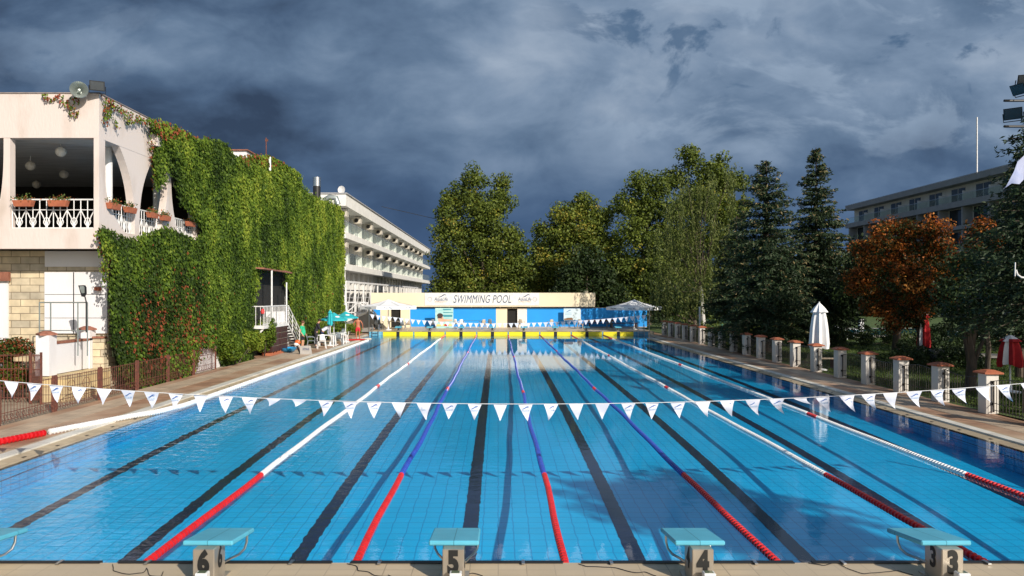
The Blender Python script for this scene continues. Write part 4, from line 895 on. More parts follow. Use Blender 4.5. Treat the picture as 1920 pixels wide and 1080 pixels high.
# white pergola / trellis along the hotel's foot
t = thing('white_trellis', 'white painted timber trellis with slanted struts at the hotel foot', 'trellis', (-13, 62, 0))
m = MB(); m.box(-13.06, -12.90, 62, 118, 4.25, 4.42); 
m.build('top_beam', 'white_paint', t)
for k in range(14): MB().box(-13.05, -12.91, 62+4.1*k, 62.16+4.1*k, 0, 4.249).build('post', 'white_paint', t)
m = MB()
for z in (1.2, 2.1, 2.9, 3.6): m.box(-14.9, -13.7, 62.3, 90, z, z+.08)
m.build('slats', 'hotel_grey', t)
m = MB()
for k in range(8): m.bar((-13.0, 62.6+k*2, 4.2), (-13.6, 63.6+k*2, 1.4), .05, 4)
m.build('struts', 'white_paint', t)
t = thing('ramp_rail', 'white railing with crossed struts beside the grey ramp', 'railing', (-11.5, 61, 1))
m = MB(); P = lambda px, py: at(px, py, 61.0)
for a, b in (((650, 567), (686, 567)), ((650, 586), (697, 586)), ((650, 567), (650, 590)), ((673, 567), (673, 590)), ((686, 567), (706, 590)), ((673, 567), (697, 586)), ((673, 586), (690, 567)), ((650, 586), (672, 567)), ((686, 567), (686, 588))): m.bar(P(*a), P(*b), .055, 5)
m.build('rails', 'white_paint', t)
mat('concrete', (0.24, 0.235, 0.225), (0.19, 0.185, 0.175), rough=0.8, scale=1.2)
t = thing('concrete_ramp', 'grey concrete stair side rising to the right behind the lifeguard', 'stairs', (-12, 60, 0))
pts = [P(640, 606), P(690, 586), P(700, 590), P(704, 600), P(704, 621), P(640, 623)]
MB().prism([(a[0], a[2]) for a in pts], 'XZ', 60.2, 62.5).build('side_wall', 'concrete', t); pts = [P(638, 604), P(690, 584), P(690, 588), P(640, 609)]
MB().prism([(a[0], a[2]) for a in pts], 'XZ', 60.1, 62.6).build('capping', 'hotel_white', t)
# ================================================================== POOL HOUSE (far end)
mat('blue_wall', (0.010, 0.30, 0.80), (0.010, 0.28, 0.74), rough=0.7, scale=.8); mat('pool_house_cream', (0.80, 0.69, 0.50), (0.76, 0.65, 0.47), rough=0.8, scale=.7)
mat('sign_white', (0.80, 0.79, 0.76), rough=0.6); mat('sign_navy', (0.045, 0.07, 0.15), rough=0.7); mat('sign_orange', (0.62, 0.28, 0.12), rough=0.7); mat('sign_ring', (0.60, 0.57, 0.60), rough=0.7); mat('grey_plinth', (0.40, 0.38, 0.36), rough=0.8)
PY = 65.0
def gx_(p): return (p-VX)/F*PY
def gz_(p): return CZ-(p-VY)/F*PY
ph = thing('pool_house', 'low blue and cream pool house with a cream fascia at the far end', 'building', (0, PY, .3))
MB().box(gx_(697), gx_(1115), PY-.35, PY+5, gz_(575), gz_(549)).build('fascia', 'pool_house_cream', ph)
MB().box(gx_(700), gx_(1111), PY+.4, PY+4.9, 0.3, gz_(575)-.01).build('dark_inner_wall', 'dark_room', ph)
for p in (810, 826, 842, 884, 905, 938, 961, 995, 1014, 1060, 1080, 760, 720): MB().box(gx_(p)-.04, gx_(p)+.04, PY+.05, PY+.12, gz_(577.5), gz_(575)).build('clerestory_mullion', 'stem_steel', ph)
segs = [(700, 713, 'blue_wall'), (713, 733, 'pool_house_cream'), (751, 769, 'pool_house_cream'), (769, 930, 'blue_wall'), (930, 951, 'pool_house_cream'), (970, 988, 'hotel_white'), (988, 1213, 'blue_wall')]
for a, b, mm in segs:
    a_ = gx_(a)+.002; b_ = gx_(b)-.002
    MB().box(a_, b_, PY, PY+.25, 0.3, gz_(577.5)).build('wall', mm, ph)
    if mm == 'blue_wall': MB().box(a_, b_, PY-.04, PY-.002, 0.3, gz_(612.5)).build('plinth', 'grey_plinth', ph); MB().box(a_, b_, PY-.02, PY+.27, gz_(577.5)+.001, gz_(576.7)).build('coping', 'stem_steel', ph)
for a, b in ((733, 751), (951, 970)): MB().box(gx_(a)-.04, gx_(b)+.04, PY+.02, PY+.2, gz_(578.3), gz_(577)).build('door_head', 'pool_house_cream', ph); MB().box(gx_(a), gx_(b), PY+.2, PY+.26, 0.3, gz_(578.3)).build('doorway', 'dark_room', ph)
MB().box(gx_(1111)+.01, gx_(1213), PY+.26, PY+.3, .3, gz_(577.5)).build('fence_back', 'black_metal', ph)
MB().bar((gx_(1102), PY+1, gz_(549)), (gx_(1102), PY+1, gz_(545)), .15, 8).build('roof_vent', 'pool_house_cream', ph)
sg = thing('pool_sign', 'long white sign reading SWIMMING POOL with wave logos on the fascia', 'sign', (gx_(903), PY-.36, gz_(561)))
MB().box(gx_(797), gx_(1010), PY-.385, PY-.352, gz_(572.6), gz_(549.3)).build('board', 'sign_white', sg)
ys_ = PY-.388
textmesh('SWIMMING POOL', 1.0, 'sign_navy', 'lettering', sg, Matrix.Translation((gx_(904), ys_, gz_(561.5))) @ FACE_CAM, 0.002, 0.28, 0.0, 0.62, spacing=1.05)
for cx, rx in ((827.5, 806.5), (983.5, 1002.5)):
    l = MB(); swoosh(gx_(cx+2), gz_(555), gx_(cx+8)-gx_(cx-8), ys_, l); l.build('wave_logo', 'sign_navy', sg)
    textmesh('AquaLife', 0.42, 'sign_navy', 'lettering', sg, Matrix.Translation((gx_(cx), ys_, gz_(561))) @ FACE_CAM, 0.002, 0.2, 0.004, 0.8)
    textmesh('SWIMMING COMPLEX', 0.14, 'sign_orange', 'lettering', sg, Matrix.Translation((gx_(cx), ys_, gz_(566))) @ FACE_CAM, 0.002, 0.0, 0.0, 0.8)
    m = MB(); n = 28; r0, r1 = .13, .22; vs = [(gx_(rx)+r*math.cos(2*math.pi*k/n), ys_, gz_(561)+r*math.sin(2*math.pi*k/n)) for r in (r0, r1) for k in range(n)]
    m.add(vs, [(k, (k+1) % n, n+(k+1) % n, n+k) for k in range(n)]).build('ring_emblem', 'sign_ring', sg)
# posters
def poster(name, label, a, b, c, d, Yp):
    t = thing(name, label, 'poster', (at(a, 0, Yp)[0], Yp, .3)); X = lambda p: at(p, 0, Yp)[0]; Z = lambda p: at(0, p, Yp)[2]
    MB().box(X(a), X(b), Yp, Yp+.05, Z(d), Z(c)).build('board', 'poster_teal', t)
    MB().bar((X(a)+.1, Yp+.06, Z(d)), (X(a)+.1, Yp+.06, .3), .03, 5).build('leg', 'steel', t); MB().bar((X(b)-.1, Yp+.06, Z(d)), (X(b)-.1, Yp+.06, .3), .03, 5).build('leg', 'steel', t)
    return t, X, Z
mat('poster_teal', (0.30, 0.58, 0.60), (0.45, 0.68, 0.66), rough=0.5, scale=1.2, stretch=(1, 1, 5)); mat('skin_print', (0.72, 0.44, 0.30), (0.62, 0.36, 0.25), rough=0.6, scale=2)
mat('cap_print', (0.05, 0.03, 0.03), rough=0.6); mat('print_yellow', (0.70, 0.55, 0.16), (0.75, 0.65, 0.3), rough=0.6, scale=2); mat('print_teal', (0.05, 0.30, 0.38), rough=0.6)
t, X, Z = poster('swimmer_poster', 'large teal poster of a swimmer in a dark cap by the blue wall', 816, 850, 577.5, 617, 63.6)
def disc(px, py, rx, rz, y, n=20): return [(X(px)+rx*math.cos(2*math.pi*k/n), Z(py)+rz*math.sin(2*math.pi*k/n)) for k in range(n)]
def flat(pl, y, name, mm, par): m = MB(); m.add([(a, y, b) for a, b in pl], [tuple(range(len(pl)))]); return m.build(name, mm, par)
flat(disc(826.5, 598.5, .24, .34, 0), 63.594, 'printed_face', 'skin_print', t); flat(disc(825, 591.5, .26, .20, 0), 63.590, 'printed_cap', 'cap_print', t)
flat([(X(820), Z(595)), (X(829), Z(595.5)), (X(829), Z(597)), (X(820), Z(596.6))], 63.586, 'printed_goggles', 'cap_print', t)
flat([(X(828), Z(598)), (X(848), Z(599)), (X(848), Z(602)), (X(829), Z(603))], 63.592, 'printed_arm', 'skin_print', t)
flat([(X(818), Z(608)), (X(848), Z(607)), (X(848), Z(611)), (X(818), Z(612))], 63.592, 'printed_rope', 'print_yellow', t); flat(disc(837, 609.5, .22, .1, 0), 63.588, 'printed_float', 'coral_red', t)
for c, d, w in ((579, 581.5, 846), (585, 586.5, 849), (590, 594, 848)): flat([(X(830), Z(c)), (X(w), Z(c+.4)), (X(w), Z(d)), (X(832), Z(d+.3))], 63.593, 'printed_water', 'print_teal', t)
mat('poster_pale', (0.62, 0.74, 0.80), (0.50, 0.68, 0.78), rough=0.5, scale=1)
t, X, Z = poster('price_poster', 'pale blue poster with a wave logo and beach photo on the dark blue wall', 1057, 1089, 578.5, 600.5, 64.4)
for o in list(t.children):
    if o.name.startswith('board'): o.data.materials[0] = MATS['poster_pale']
l = MB(); swoosh(X(1066), Z(583), X(1071)-X(1061), 64.394, l); l.build('wave_logo', 'logo_blue', t)
for c in (586.5, 589): flat([(X(1060), Z(c)), (X(1072), Z(c)), (X(1072), Z(c+.6)), (X(1060), Z(c+.6))], 64.394, 'printed_text', 'logo_pale', t)
flat([(X(1057.5), Z(600)), (X(1058), Z(597.5)), (X(1064), Z(596)), (X(1072), Z(595.5)), (X(1075), Z(598)), (X(1074), Z(600))], 64.392, 'printed_beach', 'print_brown', t) if 'print_brown' in MATS else flat([(X(1057.5), Z(600)), (X(1058), Z(597.5)), (X(1064), Z(596)), (X(1072), Z(595.5)), (X(1075), Z(598)), (X(1074), Z(600))], 64.392, 'printed_beach', mat('print_brown', (0.22, 0.11, 0.05), rough=.7), t)
# ================================================================== SECOND HOTEL (right, beyond the trees)
r2 = thing('long_hotel', 'long dark roofed hotel with a glass fronted top floor beyond the trees', 'building', (71, 94, 0))
RX, RA, RB = 71.0, 94.0, 149.0
for z0, z1 in ((20.4, 21.3), (16.8, 17.7), (13.3, 13.9), (9.7, 10.3), (6.1, 6.7), (2.5, 3.1)): MB().box(RX, RX+16, RA, RB, z0, z1).build('slab', 'hotel_grey', r2)
MB().box(RX+1.8, RX+15.9, RA+.1, RB-.1, 0, 21.2).build('wall', 'hotel_white', r2)
for k in range(9): MB().box(RX+1.75, RX+1.795, RA+1.5+k*6, RA+4.9+k*6, 17.75, 20.0).build('window', 'window_dark', r2); MB().box(RX+1.72, RX+1.745, RA+3.15+k*6, RA+3.25+k*6, 17.75, 20.0).build('window_frame', 'white_paint', r2)
for k in range(9):
    for zf_ in (13.9, 10.3, 6.7): MB().box(RX+1.75, RX+1.795, RA+.6+k*6, RA+5.4+k*6, zf_+.05, zf_+2.8).build('window', 'window_dark', r2); MB().box(RX+.2, RX+1.74, RA+5.7+k*6, RA+6.0+k*6, zf_+.01, zf_+2.88).build('fin', 'hotel_grey', r2)
MB().box(RX+.1, RX+.13, RA, RB, 17.75, 18.7).build('glass_balustrade', 'balcony_glass', r2)
MB().bar((RX+.1, RA, 18.75), (RX+.1, RB, 18.75), .04, 4).build('handrail', 'steel', r2)
for k in range(8): MB().box(RX+.2, RX+1.7, RA+5.6+k*6, RA+5.75+k*6, 17.71, 19.2).build('screen', 'white_paint', r2)
m = MB()
for k in range(7): m.box(RX+.3, RX+1.0, RA+2+k*7.2, RA+3.6+k*7.2, 17.71, 18.3)
mat('roof_line', (0.45, 0.45, 0.47), rough=.6); MB().bar((RX-.05, RA, 21.36), (RX-.05, RB, 21.36), .06, 4).build('roof_trim', 'roof_line', r2)
tag(MB().bar((72.5, 110.3, 21.0), (72.5, 110.3, 30.1), .11, 6).build('antenna_mast', 'cord'), 'tall thin pale antenna mast on the roof of the right hotel', 'mast')
# ================================================================== TREES
mat('bark', (0.10, 0.075, 0.055), (0.055, 0.042, 0.032), rough=0.9, scale=5, bump=0.8, stretch=(1, 1, .3)); mat('birch_bark', (0.55, 0.53, 0.50), (0.20, 0.19, 0.18), rough=0.8, scale=4, stretch=(1, 1, 3), pos=(.55, .62))
leafmat('plane_leaf', [(0, (0.024, 0.044, 0.008)), (0.4, (0.090, 0.125, 0.020)), (0.75, (0.165, 0.205, 0.030)), (1, (0.32, 0.26, 0.04))], transl=.25)
leafmat('dark_leaf', [(0, (0.010, 0.020, 0.007)), (0.6, (0.028, 0.050, 0.014)), (1, (0.06, 0.085, 0.02))], transl=.15)
leafmat('spruce_needle', [(0, (0.010, 0.022, 0.012)), (0.6, (0.034, 0.058, 0.024)), (0.9, (0.09, 0.115, 0.045)), (1, (0.22, 0.17, 0.08))], transl=.08)
leafmat('maple_leaf', [(0, (0.020, 0.030, 0.008)), (0.30, (0.05, 0.055, 0.012)), (0.42, (0.22, 0.06, 0.012)), (0.75, (0.46, 0.13, 0.02)), (1, (0.55, 0.24, 0.05))], transl=.3)
leafmat('birch_leaf', [(0, (0.05, 0.075, 0.02)), (0.6, (0.14, 0.17, 0.045)), (1, (0.25, 0.26, 0.08))], transl=.35)
def broad_tree(name, label, Y, tx, lobes, leaf='plane_leaf', lsize=.30, tint=.45, per=70, clr=.85, trunk_r=.28, dens=1.0, lean=(0, 0), tvar=.12, yel=0.0, forks=4, bark='bark', group=None, depth=1.0, cat='tree'):
    """lobes: (px, py, half width px) of the crown at depth Y; each becomes a ball of leaf clumps at its real place"""
    X0 = (tx-VX)/F*Y; t = thing(name, label, cat, (X0, Y, 0), group); sc = Y/F
    cs = []; rs = []; lc = []
    for (px, py, r) in lobes:
        x, _, z = at(px, py, Y); R_ = r*sc; c0 = np.array([x, Y+RNG.uniform(-.5, .5)*R_*depth, z]); lc.append((c0, R_))
        k = max(5, int(dens*9*(R_/clr)**2))
        for _ in range(k):
            d = RNG.normal(size=3); d /= np.linalg.norm(d)
            if d[1] > .35: d[1] *= -.6
            q = R_*RNG.uniform(.45, 1.0); cs.append(c0+d*q*np.array([1, 1, .95])); rs.append(clr*RNG.uniform(.55, 1.15))
    P, Nn, I = clump_points(np.array(cs), rs, per)
    for c0, R_ in lc:                                    # inner leaves that close the heart of the crown
        kk = int(per*1.6*R_*R_*dens*.8); d = RNG.normal(size=(kk, 3)); d /= np.linalg.norm(d, axis=1)[:, None]; P = np.concatenate([P, c0+d*R_*.62*RNG.random((kk, 1))**.5]); Nn = np.concatenate([Nn, d]); I = np.concatenate([I, RNG.integers(0, len(cs), kk)])
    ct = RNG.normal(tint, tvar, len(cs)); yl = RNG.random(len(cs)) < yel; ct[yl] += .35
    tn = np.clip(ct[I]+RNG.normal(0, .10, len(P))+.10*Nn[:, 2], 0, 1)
    ok = P[:, 2] > 0.3
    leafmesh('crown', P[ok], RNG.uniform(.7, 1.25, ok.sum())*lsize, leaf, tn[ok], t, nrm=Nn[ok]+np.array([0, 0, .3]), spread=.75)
    m = MB(); zt = max(c[0][2] for c in lc)*.80; top = Vector((X0+lean[0], Y+lean[1], zt)); b = Vector((X0, Y, -.1))
    m.tube([b, b.lerp(top, .3)+Vector((.08, 0, 0)), b.lerp(top, .65)-Vector((.1, 0, 0)), top], [trunk_r*1.25, trunk_r, trunk_r*.6, .06], 9)
    m.build('trunk', bark, t, smooth=True)
    for i, (c, R_) in enumerate(sorted(lc, key=lambda q: -q[1])[:forks+3]):
        f = RNG.uniform(.18, .5); s_ = b.lerp(top, f); e = Vector(c)
        MB().tube([s_, s_.lerp(e, .5)+Vector((0, 0, .25*R_)), e], [trunk_r*.5, trunk_r*.32, .03], 6).build('limb', bark, t, smooth=True)
    return t
def spruce(label, x, Y, h, Rm, z0=1.2, tint=.5, n_lv=.27, pw=.85, tips=.05, seedk=1.0, group='spruces', trunk_r=.17, nsz=.20, tw=6):
    t = thing('spruce_tree', label, 'spruce', (x, Y, 0), group); P = []; D = []; T = []; m = MB()
    z = z0
    while z < h-.12:
        f = (z-z0)/(h-z0); L0 = Rm*((1-f)**pw)*(1.0 if f > .06 else .75)+.10; nb = max(5, int(6+10*(1-f)))
        for k in range(nb):
            a = RNG.uniform(0, 2*math.pi); L_ = L0*RNG.uniform(.60, 1.12); dr = RNG.uniform(.16, .36)*(1-.6*f); up = .25+.5*f
            d = np.array([math.cos(a), math.sin(a), 0]); side = np.array([-d[1], d[0], 0]); ns = max(3, int(L_/.13))
            for s in range(1, ns+1):
                u = s/ns; c = np.array([x, Y, z])+d*L_*u+np.array([0, 0, up*L_*u*.45-dr*L_*u*u*1.9+.10*L_*u**4])
                w = L_*.30*(1-u*.75)*math.sin(min(1, u*2.2)*1.5)+.05
                for _ in range(tw):
                    q = RNG.uniform(-1, 1); P.append(c+side*w*q+np.array([0, 0, RNG.uniform(-.13, .04)-abs(q)*w*.25])+RNG.normal(size=3)*.03)
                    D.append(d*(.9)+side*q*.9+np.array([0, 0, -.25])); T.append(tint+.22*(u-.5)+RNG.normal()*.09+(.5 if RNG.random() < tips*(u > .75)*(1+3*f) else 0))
            if k % 2 == 0 and L_ > .5: m.bar((x, Y, z), (x+d[0]*L_*.75, Y+d[1]*L_*.75, z+up*L_*.34-dr*L_*1.0), .025, 4, .008)
        z += n_lv*RNG.uniform(.8, 1.2)
    P = np.array(P); n = len(P)
    leafmesh('needles', P, RNG.uniform(.75, 1.3, n)*nsz, 'spruce_needle', np.clip(T, 0, 1), t, droop=np.array(D), aspect=.30)
    m.build('branches', 'bark', t)
    MB().tube([(x, Y, -.1), (x, Y, h*.5), (x, Y, h)], [trunk_r, trunk_r*.6, .02], 8).build('trunk', 'bark', t, smooth=True)
    return t
broad_tree('plane_tree', 'tall two peaked plane tree behind the left half of the pool house', 80, 905,
  [(890, 335, 22), (868, 372, 34), (940, 345, 18), (935, 385, 30), (905, 400, 40), (838, 392, 24), (850, 440, 40), (900, 455, 50), (955, 450, 34), (845, 500, 42), (905, 520, 50), (965, 505, 34), (830, 545, 30), (880, 560, 40), (950, 560, 40)], tint=.44, yel=.06, per=75, lsize=.30)
broad_tree('plane_tree', 'yellowing rounded tree in the middle behind the pool house', 92, 1090,
  [(1095, 390, 28), (1060, 410, 30), (1125, 415, 30), (1040, 450, 32), (1095, 455, 45), (1140, 465, 26), (1060, 510, 42), (1120, 520, 40), (1012, 430, 14), (1012, 475, 22), (1010, 530, 32), (1060, 560, 40), (1140, 560, 34)], tint=.56, yel=.14, per=70, lsize=.34, clr=1.0)
broad_tree('dark_tree', 'low dark rounded tree in front of the yellowing tree', 74, 1100, [(1100, 490, 26), (1075, 520, 30), (1125, 520, 32), (1065, 560, 34), (1110, 560, 36), (1150, 560, 30)], 'dark_leaf', tint=.5, per=80)
broad_tree('plane_tree', 'broad green tree left of the tallest tree behind the right umbrella', 76, 1215,
  [(1195, 345, 20), (1230, 350, 28), (1175, 385, 26), (1215, 395, 40), (1260, 400, 30), (1185, 440, 36), (1235, 455, 42), (1175, 500, 36), (1230, 520, 44), (1185, 560, 38), (1250, 565, 34)], tint=.42, yel=.03, per=75)
broad_tree('plane_tree', 'tallest green tree rising behind the weeping birch', 82, 1310,
  [(1295, 300, 24), (1270, 335, 24), (1325, 330, 32), (1350, 305, 14), (1355, 345, 26), (1380, 340, 18), (1300, 380, 40), (1350, 400, 38), (1385, 390, 22), (1300, 450, 44), (1360, 460, 40), (1310, 530, 44), (1370, 540, 40), (1290, 575, 36), (1340, 580, 36), (1390, 575, 30)], tint=.42, yel=.05, per=70, lsize=.32)
# weeping birch
def birch():
    Y = 58.0; x0 = (1312-VX)/F*Y; t = thing('weeping_birch', 'weeping birch with pale hanging strands between the green tree and the spruces', 'birch', (x0, Y, 0)); sc = Y/F
    P = []; m = MB()
    tops = [(1290, 350), (1265, 385), (1330, 345), (1310, 400), (1250, 440), (1285, 430), (1345, 420), (1370, 330), (1330, 480), (1260, 500), (1300, 500), (1240, 520)]
    for (px, py) in tops:
        for k in range(20):
            x, _, z = at(px+RNG.normal()*13, py+RNG.normal()*12, Y); y = Y+RNG.normal()*1.2; L_ = RNG.uniform(1.6, 4.6); sw = RNG.normal()*.15
            n = int(L_/.075)
            for s in range(n):
                u = s/n; P.append((x+sw*u+RNG.normal()*.07, y+RNG.normal()*.07, z-L_*u))
        x, _, z = at(px, py, Y); m.tube([(x0+.05, Y, 3.5), ((x0+x)/2, Y, z*.75), (x, Y, z+.2)], [.05, .03, .01], 5)
    P = np.array(P); P = P[P[:, 2] > .5]
    leafmesh('hanging_leaves', P, RNG.uniform(.7, 1.3, len(P))*.24, 'birch_leaf', np.clip(RNG.normal(.5, .2, len(P)), 0, 1), t, droop=(0, 0, -1), aspect=.4)
    m.build('limbs', 'bark', t)
    MB().tube([(x0+.4, Y, -.1), (x0+.2, Y, 2.0), (x0+.1, Y, 3.9)], [.2, .16, .12], 8).build('trunk', 'birch_bark', t, smooth=True); MB().tube([(x0+.1, Y, 3.9), (x0, Y, 6.5), (x0+.2, Y, 10)], [.12, .07, .02], 8).build('upper_trunk', 'bark', t, smooth=True)
birch()
spruce('large dark spruce with a thick trunk behind the middle of the pillar row', (1437-VX)/F*40, 40, 10.6, 3.0, 1.1, .46, tips=.05, trunk_r=.30, pw=.62, tw=7)
spruce('slender pointed spruce, the tallest of the conifers', (1530-VX)/F*46, 46, 12.5, 2.95, .9, .50, tips=.06, pw=.70, tw=7, nsz=.22)
spruce('smaller dark spruce just left of the thick trunked spruce', (1381-VX)/F*47, 47, 8.3, 2.1, 2.0, .42, pw=.6, nsz=.22)
spruce('dark spruce at the right edge of the view beside the floodlights', 13.95, 19.0, 8.0, 2.1, 2.7, .38, tips=.0, trunk_r=.24, pw=.75, nsz=.15, tw=7)
spruce('spruce behind the right edge beside the autumn tree', 19.7, 27.5, 8.7, 1.9, 1.6, .42, pw=.7, nsz=.17, tw=6)
broad_tree('maple_tree', 'autumn tree with orange leaves above the right hand fence', 33.0, 1722,
  [(1700, 435, 32), (1650, 445, 32), (1745, 432, 28), (1615, 470, 28), (1690, 480, 40), (1760, 475, 36), (1800, 505, 28), (1630, 515, 36), (1700, 530, 44), (1770, 540, 38), (1650, 565, 36), (1715, 585, 36), (1605, 530, 24), (1665, 600, 22)], 'maple_leaf', lsize=.12, tint=.37, per=420, clr=.36, trunk_r=.10, tvar=.28, forks=5, dens=.8)
broad_tree('maple_tree', 'small orange leaved tree close to the dark spruce at the right', 27.0, 1850,
  [(1830, 430, 24), (1855, 445, 22), (1815, 460, 22), (1850, 480, 22)], 'maple_leaf', lsize=.12, tint=.36, per=420, clr=.34, trunk_r=.08, tvar=.25, dens=.8)
broad_tree('dark_tree', 'dark forked tree over the right fence', 24.0, 1818,
  [(1800, 500, 34), (1850, 500, 40), (1900, 490, 40), (1780, 545, 34), (1840, 555, 40), (1890, 545, 36), (1800, 592, 30), (1845, 590, 26)], 'dark_leaf', lsize=.12, tint=.45, per=380, clr=.40, trunk_r=.15, forks=5, dens=.8)
broad_tree('dark_tree', 'low dark tree crown between the right umbrella and the spruces', 66, 1300, [(1260, 560, 32), (1310, 560, 34), (1355, 565, 32), (1235, 585, 22)], 'dark_leaf', tint=.35, per=90, lsize=.26)
broad_tree('dark_tree', 'dark evergreen mass behind the orange leaved tree', 42.0, 1680,
  [(1610, 480, 34), (1660, 490, 40), (1720, 500, 40), (1780, 500, 40), (1610, 540, 36), (1670, 560, 40), (1740, 560, 40), (1800, 560, 40), (1590, 570, 26)], 'dark_leaf', lsize=.2, tint=.35, per=160, clr=.6, trunk_r=.2, dens=.8)
# trees that stand beside the camera, off to the right: their shade falls over the right lanes and deck
def side_tree(x, y, h, r, i):
    lab = ['tall tree beside the near right corner of the pool', 'broad tree right of the camera beyond the near deck', 'large tree on the lawn right of the near fence', 'tall tree on the lawn far right of the pillar row', 'tall tree on the lawn right of the dark spruce', 'round tree on the lawn by the end of the near fence'][i]
    t = thing('shade_tree', lab, 'tree', (x, y, 0), 'shade trees right of the pool')
    cs = []; rs = []
    for _ in range(46):
        d = RNG.normal(size=3); d /= np.linalg.norm(d); cs.append(np.array([x, y, h-r])+d*r*RNG.uniform(.3, 1)*np.array([1, 1, .9])); rs.append(RNG.uniform(.6, 1.1))
    P, Nn, I = clump_points(np.array(cs), rs, 80); leafmesh('crown', P, RNG.uniform(.25, .4, len(P)), 'plane_leaf', np.clip(RNG.normal(.4, .15, len(P)), 0, 1), t, nrm=Nn, spread=.7)
    MB().tube([(x, y, -.1), (x+.1, y, h*.4), (x, y, h*.8)], [.3, .22, .05], 8).build('trunk', 'bark', t, smooth=True)
for i, a in enumerate([(16.2, -3.7, 11.7, 1.5), (23, -3.0, 10.5, 3.4), (24.5, 9.0, 8.0, 2.2), (27.5, 21, 13.5, 3.8), (24.0, 13.0, 10.0, 2.2), (30, 33, 13, 4)]): side_tree(*a, i)
# far belt of woodland closing the view
def belt():
    P = []; 
    for _ in range(520):
        x = RNG.uniform(-8, 64); y = RNG.uniform(104, 118); z = RNG.uniform(.5, 8.5+1.5*math.sin(x*.3)); P.append((x, y, z))
    cs = np.array(P); Q, Nn, I = clump_points(cs, RNG.uniform(1.2, 2.2, len(cs)), 22); ct = RNG.normal(.38, .12, len(cs))
    tag(leafmesh('distant_woods', Q, RNG.uniform(.5, .9, len(Q)), 'dark_leaf', np.clip(ct[I]+.1*RNG.normal(size=len(Q)), 0, 1), nrm=Nn, spread=.7), 'dark belt of woodland closing the view behind the pool house and trees', 'woodland', kind='stuff')
belt()
# hedges and shrubs
def shrub(name, label, cx, cy, sx, sy, h, leaf, tint, n, lsize, group=None, cat='shrub', redf=0.0):
    t = thing(name, label, cat, (cx, cy, 0), group); k = max(6, int(sx*sy*4)); cs = np.stack([RNG.uniform(-sx/2, sx/2, k)+cx, RNG.uniform(-sy/2, sy/2, k)+cy, RNG.uniform(.25, .85, k)*h], 1)
    r = min(.45, h*.42); P, Nn, I = clump_points(cs, np.full(k, r), n/(k*r*r)); P[:, 2] = np.abs(P[:, 2])
    ct = RNG.normal(tint, .12, k); tt = np.clip(ct[I]+RNG.normal(0, .1, len(P)), 0, .72 if leaf == 'ivy_leaf' else 1)
    if redf: q = RNG.random(len(P)) < redf; tt[q] = RNG.uniform(.8, 1, q.sum())
    leafmesh('foliage', P, RNG.uniform(.7, 1.3, len(P))*lsize, leaf, tt, t, nrm=Nn, spread=.8)
    m = MB()
    for c in cs[:6]: m.bar((cx, cy, -.05), tuple(c), .02, 4, .008)
    m.build('stems', 'bark', t)
shrub('hedge', 'clipped low hedge on the lawn behind the closed white umbrella', 24.0, 47, 8, 2.2, .9, 'dark_leaf', .8, 9000, .12, 'lawn hedges', 'hedge')
shrub('hedge', 'dark hedge clump beside the small pool', 22.5, 37.5, 3.2, 2, 1.1, 'dark_leaf', .4, 5000, .12, 'lawn hedges', 'hedge')
shrub('hedge', 'low dark hedge on the lawn below the orange leaved tree', 18.6, 31.5, 4.6, 1.8, .85, 'dark_leaf', .55, 6000, .10, 'lawn hedges', 'hedge')
shrub('hedge', 'dark round bush between the small pool and the right path', 27.5, 42.5, 4, 2, 1.5, 'dark_leaf', .3, 6000, .13, 'lawn hedges', 'hedge')
shrub('hedge', 'dark bush beside the stone bin at the right path', 28.5, 36.5, 5, 1.6, 1.0, 'dark_leaf', .35, 5000, .12, 'lawn hedges', 'hedge')
shrub('hedge', 'sunlit low shrubs under the spruces', 18.5, 55, 10, 2.5, 1.0, 'plane_leaf', .5, 7000, .14, 'lawn hedges', 'hedge')
shrub('leafy_bush', 'green bush spilling over the fence at the foot of the porch', -12.1, 33.7, .9, 3.6, 1.45, 'ivy_leaf', .42, 9000, .11)
shrub('creeper_bush', 'narrow climbing bush left of the brown crates', -12.0, 37.4, .5, .8, 2.0, 'ivy_leaf', .38, 3500, .11)
shrub('leafy_bush', 'small light green bush by the concrete stairs', -11.8, 57.3, 1.6, 1.2, .9, 'ivy_leaf', .6, 3500, .10)
shrub('barberry_bush', 'reddish brown bush at the left edge below the stone wall', -15.2, 22.4, 1.7, 1.2, 1.75, 'ivy_leaf', .3, 9000, .08, redf=.35)
# grass blades as one sheet of stuff
def grass():
    n = 90000; Yv = 17+(60-17)*RNG.random(n)**1.4; x = 13.4+RNG.random(n)*(Yv*.42); P = np.stack([x, Yv, np.full(n, .05)+.05*np.sin(x*.35)*np.cos(Yv*.22)+0.03], 1)
    tag(leafmesh('grass', P, RNG.uniform(.07, .14, n), 'grass_leaf', np.clip(RNG.normal(.5, .2, n), 0, 1), droop=(0, 0, 1), aspect=.25), 'short green lawn grass behind the pillar row', 'grass', kind='stuff')
leafmat('grass_leaf', [(0, (0.03, 0.055, 0.012)), (.6, (0.075, 0.12, 0.022)), (1, (0.16, 0.18, 0.04))], transl=.3)
grass()
struct('garden_path', MB().add([(20.5, 36.5, .14), (22.0, 39.0, .14), (44, 33, .14), (44, 29.0, .14)], [(0, 1, 2, 3)]), 'path')
